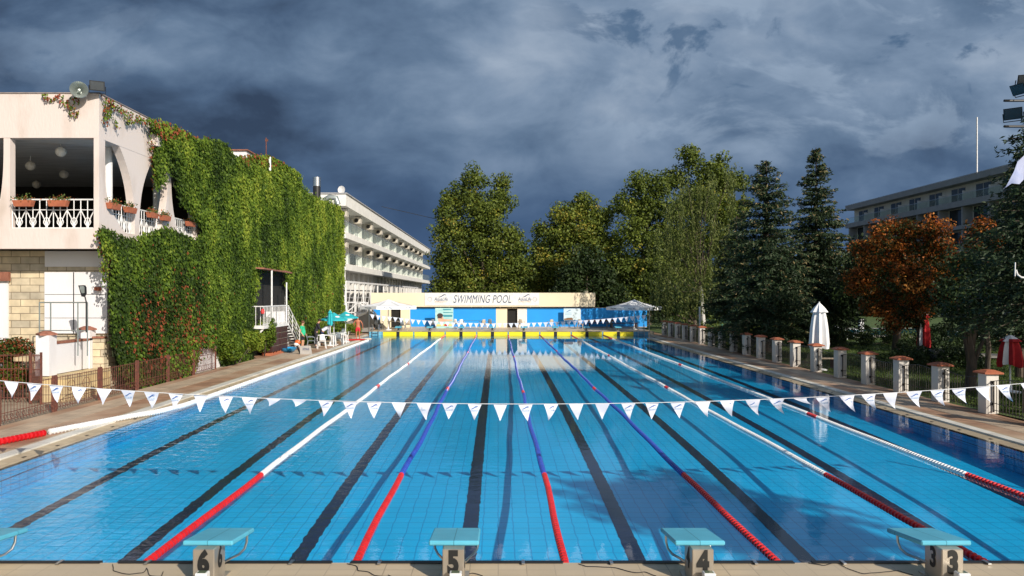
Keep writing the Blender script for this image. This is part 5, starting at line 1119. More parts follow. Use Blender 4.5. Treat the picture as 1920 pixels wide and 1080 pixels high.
# ================================================================== PILLARS AND GATES (right)
plaster('pillar_white', (0.66, 0.62, 0.57), (0.54, 0.50, 0.45)); mat('iron_black', (0.02, 0.02, 0.022), (0.035, 0.025, 0.02), rough=0.5)
def pillar(i):
    y = 17.3+2.1*i
    t = thing('gate_pillar', f'white rendered pillar with terracotta cap, {ORD[i-1]} from the near end of the right row' if i else 'white rendered pillar just outside the right edge of the view', 'pillar', (13.05, y, .05), 'white pillars along the right deck')
    MB().box(-.17, .17, -.17, .17, 0, 1.06).build('shaft', 'pillar_white', t, world=False, bevel=.012)
    MB().add([(-.25, -.25, 1.061), (.25, -.25, 1.061), (.25, .25, 1.061), (-.25, .25, 1.061), (-.25, -.25, 1.10), (.25, -.25, 1.10), (.25, .25, 1.10), (-.25, .25, 1.10), (-.1, -.1, 1.165), (.1, -.1, 1.165), (.1, .1, 1.165), (-.1, .1, 1.165)],
      [(0, 3, 2, 1), (0, 1, 5, 4), (1, 2, 6, 5), (2, 3, 7, 6), (3, 0, 4, 7), (4, 5, 9, 8), (5, 6, 10, 9), (6, 7, 11, 10), (7, 4, 8, 11), (8, 9, 10, 11)]).build('cap', 'terracotta', t, world=False)
    for z in (.28, .85): MB().box(-.05, .03, -.20, -.171, z-.035, z+.035).build('hinge', 'iron_black', t, world=False)
def gate(i):
    y = 17.3+2.1*i+.2; t = thing('iron_gate', f'black iron gate with a dipping top rail, {ORD[i-1]} from the near end' if i else 'black iron gate at the right edge of the view', 'gate', (13.05, y, .05), 'black iron gates between the pillars')
    m = MB(); n = 14; L_ = 1.66
    top = lambda u: .98-.10*math.sin(math.pi*u) if i % 2 else .88+.10*math.sin(math.pi*u)
    for z in (.12, .30): m.bar((0, .03, z), (0, L_, z), .011, 4)
    m.tube([(0, .03+L_*u, top(u)) for u in np.linspace(0, 1, 9)], .013, 4)
    m.build('rails', 'iron_black', t, world=False); m = MB()
    for k in range(n+1): u = k/n; m.bar((0, .03+L_*u, .06), (0, .03+L_*u, top(u)), .022 if k in (0, n) else .0085, 4)
    m.build('bars', 'iron_black', t, world=False)
for i in range(20):
    pillar(i)
    if i < 19: gate(i)
# ================================================================== UMBRELLAS, TABLES, CHAIRS
mat('canvas_white', (0.84, 0.84, 0.85), (0.78, 0.79, 0.81), rough=0.85, scale=2); mat('canvas_teal', (0.02, 0.42, 0.46), (0.02, 0.36, 0.42), rough=0.8, scale=2); mat('canvas_red', (0.50, 0.015, 0.02), (0.38, 0.012, 0.015), rough=0.85, scale=4)
mat('print_grey', (0.10, 0.12, 0.20), rough=0.8); mat('plastic_grey', (0.20, 0.23, 0.26), (0.17, 0.20, 0.23), rough=0.5); mat('plastic_beige', (0.50, 0.42, 0.33), (0.44, 0.37, 0.29), rough=0.5); mat('plastic_blue', (0.04, 0.25, 0.50), rough=0.4)
def umbrella(label, x, y, z0, R_, ztop, zed, canvas='canvas_white', val=.22, n=8, rot=.2, textv=None, group=None, pr=.035, tilt=0, base='white_plastic', logo=False):
    t = thing('parasol', label, 'umbrella', (x, y, z0), group); P = lambda k, r: (r*math.cos(rot+2*math.pi*k/n), r*math.sin(rot+2*math.pi*k/n))
    m = MB(); ht, he = ztop-z0, zed-z0; rings = [0.02, .35, .7, 1.0]; vs = []; fs = []
    for u in rings:
        for k in range(n): a = P(k, R_*u); sag = .045*R_*math.sin(math.pi*u); vs.append((a[0], a[1], ht+(he-ht)*u-sag))
        for k in range(n):
            k1 = (k+.5); a = P(k1, R_*u*.965); 
    for r_ in range(3):
        for k in range(n): fs.append((r_*n+k, r_*n+(k+1) % n, (r_+1)*n+(k+1) % n, (r_+1)*n+k))
    fs.append(tuple(range(n)))
    m.add(vs, fs); m.build('canopy', canvas, t, world=False)
    m = MB(); v2 = [(*P(k, R_*1.0), he) for k in range(n)]+[(*P(k, R_*1.005), he-val) for k in range(n)]; m.add(v2, [(k, (k+1) % n, n+(k+1) % n, n+k) for k in range(n)]); m.build('valance', canvas, t, world=False)
    MB().bar((0, 0, .05), (0, 0, ht), pr, 8).build('pole', 'white_paint' if canvas != 'canvas_teal' else 'white_plastic', t, world=False)
    m = MB()
    for k in range(n): a = P(k, R_*.97); m.bar((0, 0, ht-.08), (a[0], a[1], he-.02), .014, 4)
    m.build('ribs', 'steel', t, world=False)
    MB().lathe([(0, 0), (.28, 0), (.28, .05), (.08, .10), (.05, .28), (0, .28)], n=14).build('base', base, t, world=False)
    if textv:
        for k in range(n):
            a = rot+2*math.pi*(k+.5)/n; rr = R_*math.cos(math.pi/n)+.012; c = (rr*math.cos(a), rr*math.sin(a), he-val*.5)
            if math.sin(a) < 0: textmesh(textv, val*.62, 'print_grey', 'printed_name', t, Matrix.Translation(c) @ Matrix.Rotation(a+math.pi/2, 4, 'Z') @ FACE_CAM, .001, 0, .003, .95, world=False)
    if logo:
        for k in range(0, n, 2):
            a = rot+2*math.pi*(k+.5)/n; u = .6; rr = R_*u*math.cos(math.pi/n); zz = ht+(he-ht)*u-.045*R_*math.sin(math.pi*u)+.02
            sl_ = math.atan2(ht-he, R_); M4 = Matrix.Translation((rr*math.cos(a), rr*math.sin(a), zz+.012)) @ Matrix.Rotation(a, 4, 'Z') @ Matrix.Rotation(sl_, 4, 'Y')
            m = MB(); vv = [tuple(M4 @ Vector((.10*math.cos(q)*1, .15*math.sin(q), 0))) for q in np.linspace(0, 6.28, 15)[:-1]]; m.add(vv, [tuple(range(14))]); m.build('printed_oval', 'canvas_white', t, world=False)
    return t
x, y, z = at(728, 0, 60.2); umbrella('large white umbrella at the left end of the pool house', x, 60.2, .3, 2.45, CZ-(561-VY)/F*60.2, CZ-(573.5-VY)/F*60.2, textv='Primo Bean', rot=.55, val=.26)
x, y, z = at(1189, 0, 60.5); umbrella('large white umbrella in front of the dark blue wall at the right', x, 60.5, .3, 2.4, CZ-(561.5-VY)/F*60.5, CZ-(575.5-VY)/F*60.5, textv='Primo Bean', rot=.15, val=.24)
umbrella('turquoise umbrella leaning over the tables, nearer the ivy', at(626, 0, 46)[0], 46.0, .05, .86, 2.10, 1.66, 'canvas_teal', val=.08, rot=.3, group='turquoise umbrellas', pr=.025, logo=True)
umbrella('turquoise umbrella nearer the lifeguard', at(648, 0, 48.6)[0], 48.6, .05, .84, 2.12, 1.72, 'canvas_teal', val=.08, rot=.1, group='turquoise umbrellas', pr=.025, logo=True)
def closed_umbrella(label, x, y, z0, zb, zt, r, mats, rz=0, base='white_plastic', name='closed_parasol', n=16):
    t = thing(name, label, 'umbrella', (x, y, z0)); H_ = zt-zb
    prof = [(r*.88, 0), (r*.95, .10), (r*.86, .45), (r*.74, .66), (r*.62, .775), (r*.90, .795), (r*.62, .88), (.03, 1.0)]
    vs = []; fs = []
    for j, (rr, u) in enumerate(prof):
        for k in range(n):
            a = 2*math.pi*k/n; q = rr*(1+(.30 if k % 2 else -.22)*(1-u*.5)); vs.append((q*math.cos(a), q*math.sin(a), zb-z0+H_*u+(.06*math.sin(a*2) if j == 0 else 0)))
    mm = MB()
    for j in range(len(prof)-1):
        for k in range(n): fs.append((j*n+k, j*n+(k+1) % n, (j+1)*n+(k+1) % n, (j+1)*n+k))
    if len(mats) == 1: mm.add(vs, fs); mm.build('folded_canopy', mats[0], t, world=False, smooth=True)
    else:
        mm.v = vs; mm.f = fs; mm.m = [(1 if (k//2) % 4 == 0 or j > 5 else 0) for j in range(len(prof)-1) for k in range(n)]; mm.build('folded_canopy', list(mats), t, world=False, smooth=True)
    MB().bar((0, 0, 0), (0, 0, zt-z0+.05), .028, 8).build('pole', 'white_paint', t, world=False)
    MB().lathe([(0, 0), (.30, 0), (.30, .05), (.07, .09), (.05, .25), (0, .25)], n=14).build('base', base, t, world=False)
YU = 30.5; x = at(1536, 0, YU)[0]
closed_umbrella('tall closed white umbrella standing on the lawn behind the pillars', x, YU, .05, CZ-(652-VY)/F*YU, CZ-(568-VY)/F*YU, .33, ['canvas_white'])
YU = 33.0; closed_umbrella('closed red and white umbrella behind the orange leaved tree', at(1732, 0, YU)[0], YU, .05, CZ-(650-VY)/F*YU, CZ-(582-VY)/F*YU, .24, ['canvas_red', 'canvas_white'])
YU = 23.5; closed_umbrella('closed red umbrella with white stripes at the right edge', at(1894, 0, YU)[0], YU, .05, CZ-(686-VY)/F*YU, CZ-(628-VY)/F*YU, .31, ['canvas_red', 'canvas_white'])
closed_umbrella('narrow closed teal umbrella standing among the tables', at(619, 0, 45.2)[0], 45.2, .05, 1.35, 2.25, .14, ['canvas_teal'])
def chair(label, x, y, z, rz, mm='white_plastic', group='plastic chairs'):
    t = thing('plastic_chair', label, 'chair', (x, y, z), group, rz)
    MB().box(-.23, .23, -.22, .22, .40, .43).build('seat', mm, t, world=False, bevel=.01)
    vs = []; n = 6
    for j in range(4):
        for i in range(n+1): a = (i/n-.5)*1.5; vs.append((.25*math.sin(a)*(1-.06*j), .16+.09*math.cos(a)+.035*j, .43+.14*j-(.05*abs(a)**2 if j == 3 else 0)))
    fs = [(j*(n+1)+i, j*(n+1)+i+1, (j+1)*(n+1)+i+1, (j+1)*(n+1)+i) for j in range(3) for i in range(n)]; o = MB().add(vs, fs).build('backrest', mm, t, world=False, smooth=True)
    sm = o.modifiers.new('s', 'SOLIDIFY'); sm.thickness = .02
    for sx in (-1, 1):
        for sy in (-1, 1): MB().bar((sx*.20, sy*.19, .40), (sx*.25, sy*.25, 0), .026, 5, .02).build('leg', mm, t, world=False)
        MB().tube([(sx*.25, .22, .64), (sx*.27, -.05, .65), (sx*.25, -.21, .61), (sx*.23, -.21, .42)], .022, 5).build('armrest', mm, t, world=False)
    return t
def table(label, x, y, z, w, d, h=.72, mm='white_plastic', group=None, rz=0):
    t = thing('table', label, 'table', (x, y, z), group, rz); MB().box(-w/2, w/2, -d/2, d/2, h-.04, h).build('tabletop', mm, t, world=False, bevel=.01)
    for sx in (-1, 1):
        for sy in (-1, 1): MB().bar((sx*(w/2-.08), sy*(d/2-.08), h-.04), (sx*(w/2-.05), sy*(d/2-.05), 0), .035, 6).build('leg', mm, t, world=False)
    return t
xx = lambda p, Y: at(p, 0, Y)[0]
table('white plastic table under the turquoise umbrellas where the people bend', xx(612, 44.5), 44.5, .05, 1.1, .8, group='white tables under the turquoise umbrellas'); table('white plastic table beside the grey chair back', xx(633, 46.5), 46.8, .05, .9, .9, group='white tables under the turquoise umbrellas')
chair('white plastic chair in front of the person in black', xx(603, 42.8), 42.8, .05, R(200)); chair('grey plastic chair left of the person in black', xx(584, 43.6), 43.6, .05, R(100), 'plastic_grey')
chair('grey plastic chair turned away beside the second umbrella pole', xx(634, 45.3), 45.4, .05, R(185), 'plastic_grey'); chair('white plastic chair behind the table nearest the lifeguard', xx(645, 49.5), 49.6, .05, R(20))
for p, Y, mm, rz, lab in ((755, 59.4, 'plastic_grey', 175, 'grey plastic chair right of the left doorway'), (765, 61, 'plastic_beige', 190, 'beige chair against the cream wall at the left'), (712, 61.5, 'plastic_grey', 170, 'grey chair in the shade of the left white umbrella'), (704, 60.5, 'plastic_grey', 200, 'dark grey chair next to the person in black at the far left corner'),
    (812, 61.5, 'plastic_grey', 180, 'grey chair partly behind the swimmer poster'), (856, 62.5, 'white_plastic', 160, 'white chair just right of the swimmer poster'), (864, 61.5, 'white_plastic', 190, 'white chair behind the fourth far starting block'), (905, 61.5, 'plastic_beige', 200, 'beige chair in front of the bright blue wall'), (920, 62.5, 'plastic_grey', 170, 'grey chair beside the central cream wall'),
    (977, 62, 'plastic_beige', 170, 'beige chair right of the middle doorway'), (1032, 61.5, 'plastic_beige', 195, 'beige chair left of the pale blue poster'), (1088, 62, 'plastic_beige', 165, 'beige chair under the pale blue poster'), (1143, 62, 'plastic_grey', 180, 'dark grey chair before the dark blue wall')):
    chair(lab, xx(p, Y), Y, .3, R(rz), mm)
table('low table with a pale blue top in front of the bright blue wall', xx(886, 62), 62, .3, 1.7, .8, mm='plastic_blue'); table('light grey table beside the left doorway', xx(741, 60.8), 60.8, .3, 1.2, .7, mm='stem_steel')
t = thing('bench', 'long dark wooden bench before the dark blue wall at the right', 'bench', (xx(1127, 64), 64.2, .3)); mat('dark_wood', (0.09, 0.04, 0.03), rough=.7)
MB().box(-1.2, 1.2, -.2, .2, .40, .46).build('seat', 'dark_wood', t, world=False); MB().box(-1.2, 1.2, .2, .25, .52, .72).build('backrest', 'dark_wood', t, world=False)
for s in (-1, 1): MB().box(s*1.0-.05, s*1.0+.05, -.18, .2, 0, .399).build('leg', 'dark_wood', t, world=False)
t = thing('bench', 'long dark bench behind the right far starting blocks', 'bench', (xx(1170, 64), 64.3, .3)); MB().box(-1.3, 1.3, -.2, .2, .38, .44).build('seat', 'dark_wood', t, world=False)
for s in (-1, 1): MB().box(s*1.1-.05, s*1.1+.05, -.18, .2, 0, .379).build('leg', 'dark_wood', t, world=False)
# sun loungers, small pool and bits on the lawn
def lounger(label, x, y, rz, up=.35):
    t = thing('sun_lounger', label, 'sun lounger', (x, y, .1), 'white sun loungers on the lawn', rz)
    MB().box(-.9, .35, -.3, .3, .30, .34).build('seat', 'white_plastic', t, world=False); MB().add([(.36, -.3, .30), (.95, -.3, .30+up), (.95, .3, .30+up), (.36, .3, .30), (.36, -.3, .34), (.93, -.3, .34+up), (.93, .3, .34+up), (.36, .3, .34)], [(0, 1, 2, 3), (4, 7, 6, 5), (0, 4, 5, 1), (1, 5, 6, 2), (2, 6, 7, 3), (3, 7, 4, 0)]).build('backrest', 'white_plastic', t, world=False)
    for a in (-.75, .45):
        for s in (-.26, .26): MB().bar((a, s, .30), (a*1.05, s, 0), .03, 5).build('leg', 'white_plastic', t, world=False)
for i, (p, Y, rz, up, lab) in enumerate([(1490, 57, 10, .3, 'leftmost white lounger beyond the thick trunked spruce'), (1512, 55, 170, .05, 'flat white lounger second from the left on the lawn'), (1558, 54.5, 30, .45, 'white lounger with raised back right of the closed white umbrella'), (1568, 57, 200, .3, 'white lounger half hidden behind the raised back one'), (1585, 52, 5, .05, 'flat white lounger at the near edge of the small pool'), (1592, 59, 185, .05, 'flat white lounger at the far left of the small pool'), (1603, 51, 10, .1, 'rightmost white lounger by the small pool')]): lounger(lab, xx(p, Y), Y, R(rz), up)
mat('small_pool_water', (0.01, 0.16, 0.26), rough=0.05); mat('pale_stone', (0.40, 0.38, 0.34), rough=.8)
struct('small_pool_surround', MB().box(26.5, 39, 54, 67, .0, .16), 'pale_stone'); struct('small_pool', MB().box(27.6, 37.8, 55.2, 65.6, .05, .175), 'small_pool_water')
tag(MB().box(xx(1611, 62), xx(1619, 62), 61.9, 62.2, .17, 1.15).build('white_notice', 'white_paint', bevel=.02), 'small white notice panel standing behind the small pool', 'sign')
tag(MB().lathe([(0, 0), (.28, 0), (.3, .6), (.34, .62), (.34, .75), (0, .75)], (xx(1755, 32), 32, .05), 8).build('stone_bin', 'concrete'), 'squat grey stone bin beside the garden path', 'bin')
t = thing('picnic_bench', 'low wooden slatted bench on the lawn under the closed white umbrella', 'bench', (xx(1545, 31.4), 31.4, .05)); mat('pale_wood', (0.34, 0.27, 0.20), rough=.8)
for k in range(3): MB().box(-.5, .5, -.2+.15*k, -.09+.15*k, .40, .44).build('slat', 'pale_wood', t, world=False)
for s in (-.42, .42): MB().box(s-.04, s+.04, -.2, .22, 0, .399).build('leg', 'dark_wood', t, world=False)
# green tennis court netting
mat('net_green', (0.03, 0.13, 0.10), rough=.7)
for i in range(5):
    x0 = xx(1262, 68)+i*2.3; t = thing('net_fence', f'green wire fence panel behind the spruces, {ORD[i]} from the left', 'fence', (x0, 68, .05), 'green wire fence panels')
    for s in (0, 2.25): MB().bar((s, 0, 0), (s, 0, 2.9), .04, 6).build('post', 'net_green', t, world=False)
    m = MB()
    for k in range(1, 12): m.bar((k*.19, 0, .05), (k*.19, 0, 2.8), .010, 3)
    for k in range(1, 14): m.bar((0, 0, k*.21), (2.25, 0, k*.21), .010, 3)
    m.build('netting', 'net_green', t, world=False)
for p, Y, a, b, lab in ((1402, 47, 590, 655, 'thin white post on the lawn beside the thick trunked spruce'), (1312, 52, 575, 640, 'thin pale post behind the pillar row')): tag(MB().bar((xx(p, Y), Y, .05), (xx(p, Y), Y, CZ-(a-VY)/F*Y), .06, 8).build('lawn_post', 'white_paint'), lab, 'post', 'thin posts on the lawn')
# floodlight mast, flag and bracket at the right edge
t = thing('floodlight_mast', 'grey floodlight mast at the right edge of the view', 'mast', (14.9, 19.9, 0)); MB().bar((0, 0, 0), (0, 0, 9.3), .09, 10, .06).build('pole', 'steel', t, world=False, smooth=True)
for z in (7.78, 8.48): MB().bar((-1.15, -.1, z), (.6, -.1, z), .035, 6).build('crossarm', 'black_metal', t, world=False)
floodlight('floodlight', 'lower black floodlight on the right mast, facing down left', (13.78, 19.5, 8.05), R(-40), R(28), .42, .32, 'floodlights of the right mast'); floodlight('floodlight', 'upper black floodlight on the right mast', (13.92, 19.5, 8.70), R(-70), R(30), .38, .30, 'floodlights of the right mast'); floodlight('floodlight', 'topmost black floodlight cut by the right edge', (14.12, 19.5, 8.95), R(-20), R(25), .38, .30, 'floodlights of the right mast')
mat('flag_cloth', (0.40, 0.44, 0.62), (0.30, 0.36, 0.58), rough=.8, scale=2)
t = thing('pale_flag', 'pale blue white flag hanging from a pole at the right edge', 'flag', (13.2, 17.6, 0)); YG = 17.6
P = lambda px, py, dy=0: (at(px, py, YG)[0], YG+dy, at(px, py, YG)[2])
vs = []; top = [(1926, 286), (1912, 302), (1898, 322), (1884, 352)]; bot = [(1924, 335), (1908, 346), (1896, 344), (1885, 354)]
for i, (a, b) in enumerate(zip(top, bot)):
    for f in (0, .5, 1): vs.append(P(a[0]*(1-f)+b[0]*f, a[1]*(1-f)+b[1]*f, .08*math.sin(i*2+f*2)))
MB().add(vs, [(i*3+j, i*3+j+1, i*3+j+4, i*3+j+3) for i in range(3) for j in range(2)]).build('cloth', 'flag_cloth', t, smooth=True)
MB().bar((P(1930, 280)[0], YG, 0), (P(1930, 250)[0], YG, 7.2), .03, 6).build('pole', 'white_paint', t)
YG = 17.2; t = thing('white_bracket', 'white curved bracket lamp sticking out at the right edge', 'bracket', P(1925, 520)); m = MB(); m.tube([P(1924, 521), P(1915, 520), P(1908, 515), P(1905, 506)], .022, 6); m.build('arm', 'white_paint', t, smooth=True)
MB().bar(P(1903.5, 492), P(1903, 518), .014, 5).build('rod', 'white_paint', t); MB().bar((P(1927, 521)[0], YG, 0), P(1927, 515), .03, 6).build('post', 'white_paint', t)
# wire across the sky
tag(MB().tube([(-12, 75, 12.3), (-5, 82, 11.3), (3, 90, 11.3)], .03, 4).build('overhead_wire', 'black_rubber'), 'thin overhead wire from the hotel roof to the left plane tree', 'wire')
# ================================================================== PEOPLE
def skin_mesh(name, chains, mm, parent, root=None, sub=1):
    """chains: lists of ((x,y,z), radius); chains starting at an existing joint share it"""
    V = []; Rr = []; E = []; key = {}
    def vid(p, r):
        k = tuple(round(c, 4) for c in p)
        if k in key: return key[k]
        key[k] = len(V); V.append(p); Rr.append(r); return key[k]
    for ch in chains:
        ids = [vid(p, r) for p, r in ch]; E += [(a, b) for a, b in zip(ids[:-1], ids[1:]) if a != b]
    me = bpy.data.meshes.new(name); me.from_pydata(V, E, []); o = bpy.data.objects.new(name, me); COL.objects.link(o)
    o.modifiers.new('skin', 'SKIN'); sl_ = me.skin_vertices[0].data
    for i, r in enumerate(Rr):
        r = r if isinstance(r, tuple) else (r, r); sl_[i].radius = r; sl_[i].use_root = (i == 0)
    s_ = o.modifiers.new('sub', 'SUBSURF'); s_.levels = sub; s_.render_levels = sub
    bpy.context.view_layer.update(); dg = bpy.context.evaluated_depsgraph_get(); me2 = bpy.data.meshes.new_from_object(o.evaluated_get(dg)); bpy.data.objects.remove(o)
    me2.name = name; me2.materials.clear(); me2.materials.append(MATS[mm]); me2.polygons.foreach_set('use_smooth', [True]*len(me2.polygons))
    return link(name, me2, parent, False)
mat('skin', (0.50, 0.27, 0.17), (0.44, 0.23, 0.14), rough=.5, scale=5); mat('skin_tan', (0.44, 0.15, 0.07), (0.38, 0.12, 0.06), rough=.5, scale=5); mat('hair_dark', (0.02, 0.014, 0.01), rough=.7); mat('hair_brown', (0.12, 0.05, 0.025), rough=.7)
mat('shirt_green', (0.02, 0.46, 0.24), (0.02, 0.40, 0.20), rough=.85, scale=6); mat('cloth_dark', (0.02, 0.02, 0.028), rough=.9); mat('cloth_white', (0.62, 0.64, 0.70), (0.40, 0.46, 0.60), rough=.9, scale=3, stretch=(1, 1, 2)); mat('shorts_red', (0.65, 0.02, 0.04), rough=.8); mat('cloth_navy', (0.02, 0.03, 0.08), rough=.9)
def person(label, loc, rz, h=1.72, bend=0.0, armL=None, armR=None, skin='skin', shirt=None, bottom='cloth_dark', long=False, hair='hair_brown', belly=0.0, wide=1.0, sit=False, legs=(.0, .0)):
    t = thing('person', label, 'person', loc, None, rz); k = h/1.72; hipz = .50 if sit else .92
    def TP(x, y, z):   # upper body point, bent forward about the hips (y+ is forward)
        dz = z-hipz-(.0); c, s = math.cos(bend), math.sin(bend); return (x*k*wide, (y*c+dz*s)*k, (hipz+dz*c-y*s)*k)
    U = (hipz-.92); J = lambda x, y, z: TP(x, y, z+U)
    pel = J(0, 0, .95)
    ch = [[(pel, (.135*k*wide, .10*k)), (J(0, .01+belly*.5, 1.10), (.13*k*wide, (.09+belly)*k)), (J(0, .0+belly*.2, 1.27), (.155*k*wide, .10*k)), (J(0, -.01, 1.40), (.13*k*wide, .085*k)), (J(0, .0, 1.49), .055*k), (J(0, .02, 1.56), .062*k), (J(0, .035, 1.635), (.075*k, .09*k)), (J(0, .02, 1.70), (.06*k, .07*k))]]
    arms = {}
    for s, arm in ((-1, armL), (1, armR)):
        sh = J(s*.18, -.01, 1.40); el, wr = arm if arm else ((s*.25, -.03, 1.13), (s*.26, .06, .88))
        el, wr = J(*el), J(*wr); d = (Vector(wr)-Vector(el)).normalized(); pm = Vector(wr)+d*.06*k
        ch.append([(J(0, -.01, 1.40), .1*k), (sh, .052*k), (el, .038*k), (wr, .026*k), (tuple(pm), (.034*k, .018*k))]); arms[s] = (sh, el, wr)
        u = d.cross(Vector((0, 1, 0.2))).normalized()
        for q in range(4): o_ = pm+d*.045*k+u*(q-1.5)*.019*k; ch.append([(tuple(pm), .03*k), (tuple(o_), .009*k), (tuple(o_+d*(.03+.006*(1-abs(q-1.3)))*k+Vector((0, .012*k, 0))), .0075*k)])
        o_ = Vector(wr)+d*.04*k-u*.042*k; ch.append([(tuple(pm), .03*k), (tuple(o_), .010*k), (tuple(o_+d*.03*k), .008*k)])
    lg = {}
    for i, s in enumerate((-1, 1)):
        if sit: hp, kn, an, to = (s*.09, .05, .50), (s*.11, .45, .50), (s*.11, .45, .09), (s*.12, .60, .035)
        else: f = legs[i]; hp, kn, an, to = (s*.085, 0, .86), (s*.10, .03+f*.5, .49), (s*.105, -.02+f, .085), (s*.125, .13+f, .03)
        sc = lambda p: (p[0]*k*wide, p[1]*k, p[2]*k); hp, kn, an, to = map(sc, (hp, kn, an, to)); hl = (an[0], an[1]-.05*k, .03*k)
        ch.append([(pel, .1*k), (hp, .088*k), (kn, .058*k), (tuple(Vector(kn).lerp(Vector(an), .35)), .055*k), (an, .036*k), (to, .030*k)]); lg[s] = (hp, kn, an, to)
    skin_mesh('body', ch, skin, t, sub=2)
    hd = Vector(J(0, .035, 1.64)); fw = Vector(J(0, .135, 1.635))-hd; up = (Vector(J(0, .035, 1.74))-hd).normalized()
    # facial features and hair
    m = MB(); m.ball(tuple(hd+up*.035*k-fw*.12), .098*k, 10, (1, 1.05, .95)); 
    if shirt != 'hood': m.build('hair', hair, t, world=False, smooth=True)
    nf = fw.normalized(); MB().ball(tuple(hd+nf*.092*k-up*.012*k), .014*k, 6, (1, 1.2, 1.4)).build('nose', skin, t, world=False, smooth=True)
    sd_ = nf.cross(up)
    for s in (-1, 1): MB().ball(tuple(hd+nf*.080*k+up*.012*k+sd_*s*.030*k), .009*k, 6).build('eye', 'black_rubber', t, world=False, smooth=True); MB().ball(tuple(hd+sd_*s*.076*k), .017*k, 6, (.5, 1, 1.5)).build('ear', skin, t, world=False, smooth=True)
    MB().ball(tuple(hd+nf*.082*k-up*.045*k), .014*k, 6, (1.8, .6, .5)).build('mouth', 'coral_red' if 'coral_red' in MATS else skin, t, world=False, smooth=True)
    if shirt and shirt != 'hood':
        cs = [[(J(0, 0, .84), (.168*k*wide, .135*k)), (J(0, .005+belly*.3, .98), (.165*k*wide, (.125+belly*.6)*k)), (J(0, .01+belly*.5, 1.10), (.16*k*wide, (.118+belly)*k)), (J(0, belly*.2, 1.27), (.18*k*wide, .125*k)), (J(0, -.01, 1.41), (.15*k*wide, .10*k)), (J(0, 0, 1.46), .068*k)]]
        for s in (-1, 1): a = arms[s]; e = Vector(a[0]).lerp(Vector(a[1]), 1.0 if long else .62); cs.append([(J(0, -.01, 1.41), .1*k), (a[0], .075*k), (tuple(e), .062*k)]+([(tuple(Vector(a[1]).lerp(Vector(a[2]), .9)), .042*k)] if long else []))
        skin_mesh('shirt', cs, shirt, t, sub=2)
    cs = [[(J(0, .0, 1.0), (.150*k*wide, .115*k)), (J(0, 0, .94), (.160*k*wide, .12*k))]]
    for s in (-1, 1): a = lg[s]; e = Vector(a[0]).lerp(Vector(a[1]), .75); cs.append([(J(0, 0, .94), .12*k), (a[0], .108*k), (tuple(e), .092*k)]+([(a[1], .075*k), (tuple(Vector(a[1]).lerp(Vector(a[2]), .85)), .062*k)] if long else []))
    skin_mesh('trousers' if long else 'shorts', cs, bottom, t, sub=2)
    if long or shirt:
        for s in (-1, 1): a = lg[s]; skin_mesh('shoe', [[((a[2][0], a[2][1]-.03*k, .045*k), .045*k), ((a[3][0], a[3][1]+.02*k, .038*k), .036*k)]], 'cloth_dark', t)
    return t
person('person in a green T-shirt and dark shorts standing by the white stairs, facing right', (xx(567, 41.3), 41.3, .05), R(-90), 1.66, 0.0, shirt='shirt_green', bottom='cloth_dark', belly=.06, wide=1.1, armL=((-.22, -.08, 1.14), (-.22, .12, .96)), armR=((.24, -.06, 1.13), (.24, .10, .92)))
person('person in black clothes standing with bowed head over the table', (xx(592, 43.9), 43.9, .05), R(-70), 1.72, R(16), shirt='cloth_dark', bottom='cloth_dark', long=True, hair='hair_dark', armL=((-.22, .12, 1.18), (-.15, .34, 1.08)), armR=((.22, .12, 1.18), (.15, .34, 1.08)))
person('person in a white and blue shirt bending low over the table', (xx(603, 45.3), 45.3, .05), R(-60), 1.70, R(58), shirt='cloth_white', bottom='cloth_navy', long=True, hair='hair_dark', armL=((-.20, .28, 1.25), (-.14, .50, 1.18)), armR=((.20, .28, 1.25), (.14, .50, 1.18)))
person('tanned person seen from behind in red shorts standing at the far left corner', (xx(671, 51.4), 51.4, .05), R(12), 1.62, R(4), skin='skin_tan', bottom='shorts_red', hair='hair_brown', wide=1.12, armL=((-.30, -.03, 1.16), (-.20, .12, 1.02)), armR=((.30, -.02, 1.16), (.33, .04, .92)), legs=(0.0, .06))
person('person in dark clothes sitting in the shade behind the far left pole', (xx(701, 60.7), 60.7, .3), R(180), 1.7, R(5), shirt='cloth_dark', bottom='cloth_dark', long=True, hair='hair_dark', sit=True, armL=((-.25, .1, 1.15), (-.15, .35, 1.0)), armR=((.25, .1, 1.15), (.15, .35, 1.0)))
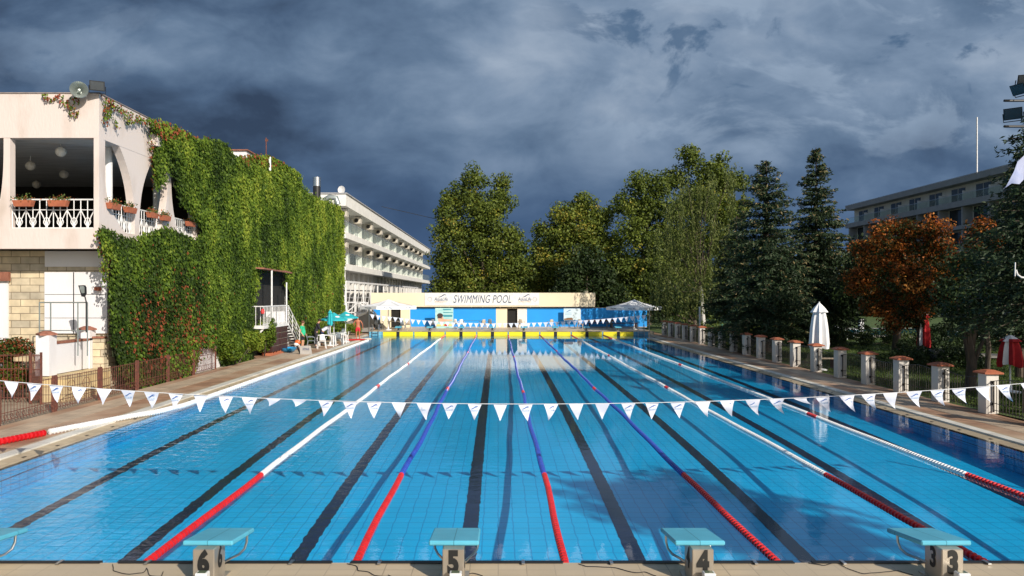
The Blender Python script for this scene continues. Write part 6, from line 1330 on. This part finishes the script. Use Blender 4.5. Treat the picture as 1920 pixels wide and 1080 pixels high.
# rescue board, blue float, grey board and small motor unit
t = thing('rescue_board', 'red rescue board with a white nose at the feet of the person in red shorts', 'rescue board', (xx(667, 50.4), 50.4, .1)); t.rotation_euler = (0, 0, R(-62))
MB().lathe([(0, -.8), (.12, -.66), (.18, -.25), (.18, .25), (.13, .55), (.07, .66)], n=14, sy=.32).build('hull', 'red_plastic', t, world=False, smooth=True).rotation_euler = (R(-90), 0, 0)
MB().ball((0, -.78, .08), .14, 8).build('nose', 'white_plastic', t, world=False, smooth=True)
mat('float_blue', (0.02, 0.30, 0.62), rough=.4)
t = thing('blue_tub', 'rounded sky blue tub lying on the deck at the foot of the stairs', 'tub', (xx(547, 41), 40.2, .05)); MB().lathe([(0, .02), (.34, .04), (.46, .16), (.50, .24), (.44, .25), (.36, .12), (0, .08)], n=20, sy=1.3).build('shell', 'float_blue', t, world=False, smooth=True)
t = thing('grey_board', 'light grey board lettered STIHL leaning beside the person in green', 'board', (xx(577, 39), 38.6, .05)); mat('board_grey', (0.40, 0.38, 0.36), (0.34, 0.32, 0.30), rough=.8)
o = MB().add([(-.30, 0, 0), (.34, 0, -.0), (.22, .10, .46), (-.34, .12, .44), (-.30, .03, 0), (.34, .03, 0), (.22, .13, .46), (-.34, .15, .44)], [(0, 1, 2, 3), (4, 7, 6, 5), (0, 4, 5, 1), (1, 5, 6, 2), (2, 6, 7, 3), (3, 7, 4, 0)]).build('panel', 'board_grey', t, world=False)
textmesh('STIHL', .16, 'print_grey', 'lettering', t, Matrix.Translation((0.0, .045, .27)) @ Matrix.Rotation(R(-14), 4, 'X') @ FACE_CAM, .001, .1, .004, .9, world=False)
mat('orange_plastic', (0.72, 0.14, 0.03), rough=.4)
t = thing('garden_machine', 'orange and white motor unit on a black stand beside the grey board', 'garden machine', (xx(559, 39), 38.9, .05)); MB().ball((0, 0, .62), .15, 10, (1.1, .8, .9)).build('motor_cover', 'orange_plastic', t, world=False, smooth=True); MB().ball((-.06, -.05, .52), .12, 8, (1.2, .9, .8)).build('white_housing', 'white_plastic', t, world=False, smooth=True)
MB().tube([(-.15, 0, .6), (.0, 0, .35), (.12, 0, .06), (.42, 0, .03)], .05, 6).build('stand', 'black_rubber', t, world=False); MB().bar((-.32, .0, .72), (.1, 0, .5), .025, 5).build('handle', 'black_rubber', t, world=False)
tag(MB().cbox((xx(694, 60.9), 60.9, .62), (.5, .4, .65)).build('dark_cabinet', 'cloth_dark', bevel=.03), 'dark low cabinet beside the concrete stair side', 'cabinet')
# a few lids and a bucket at the poolside
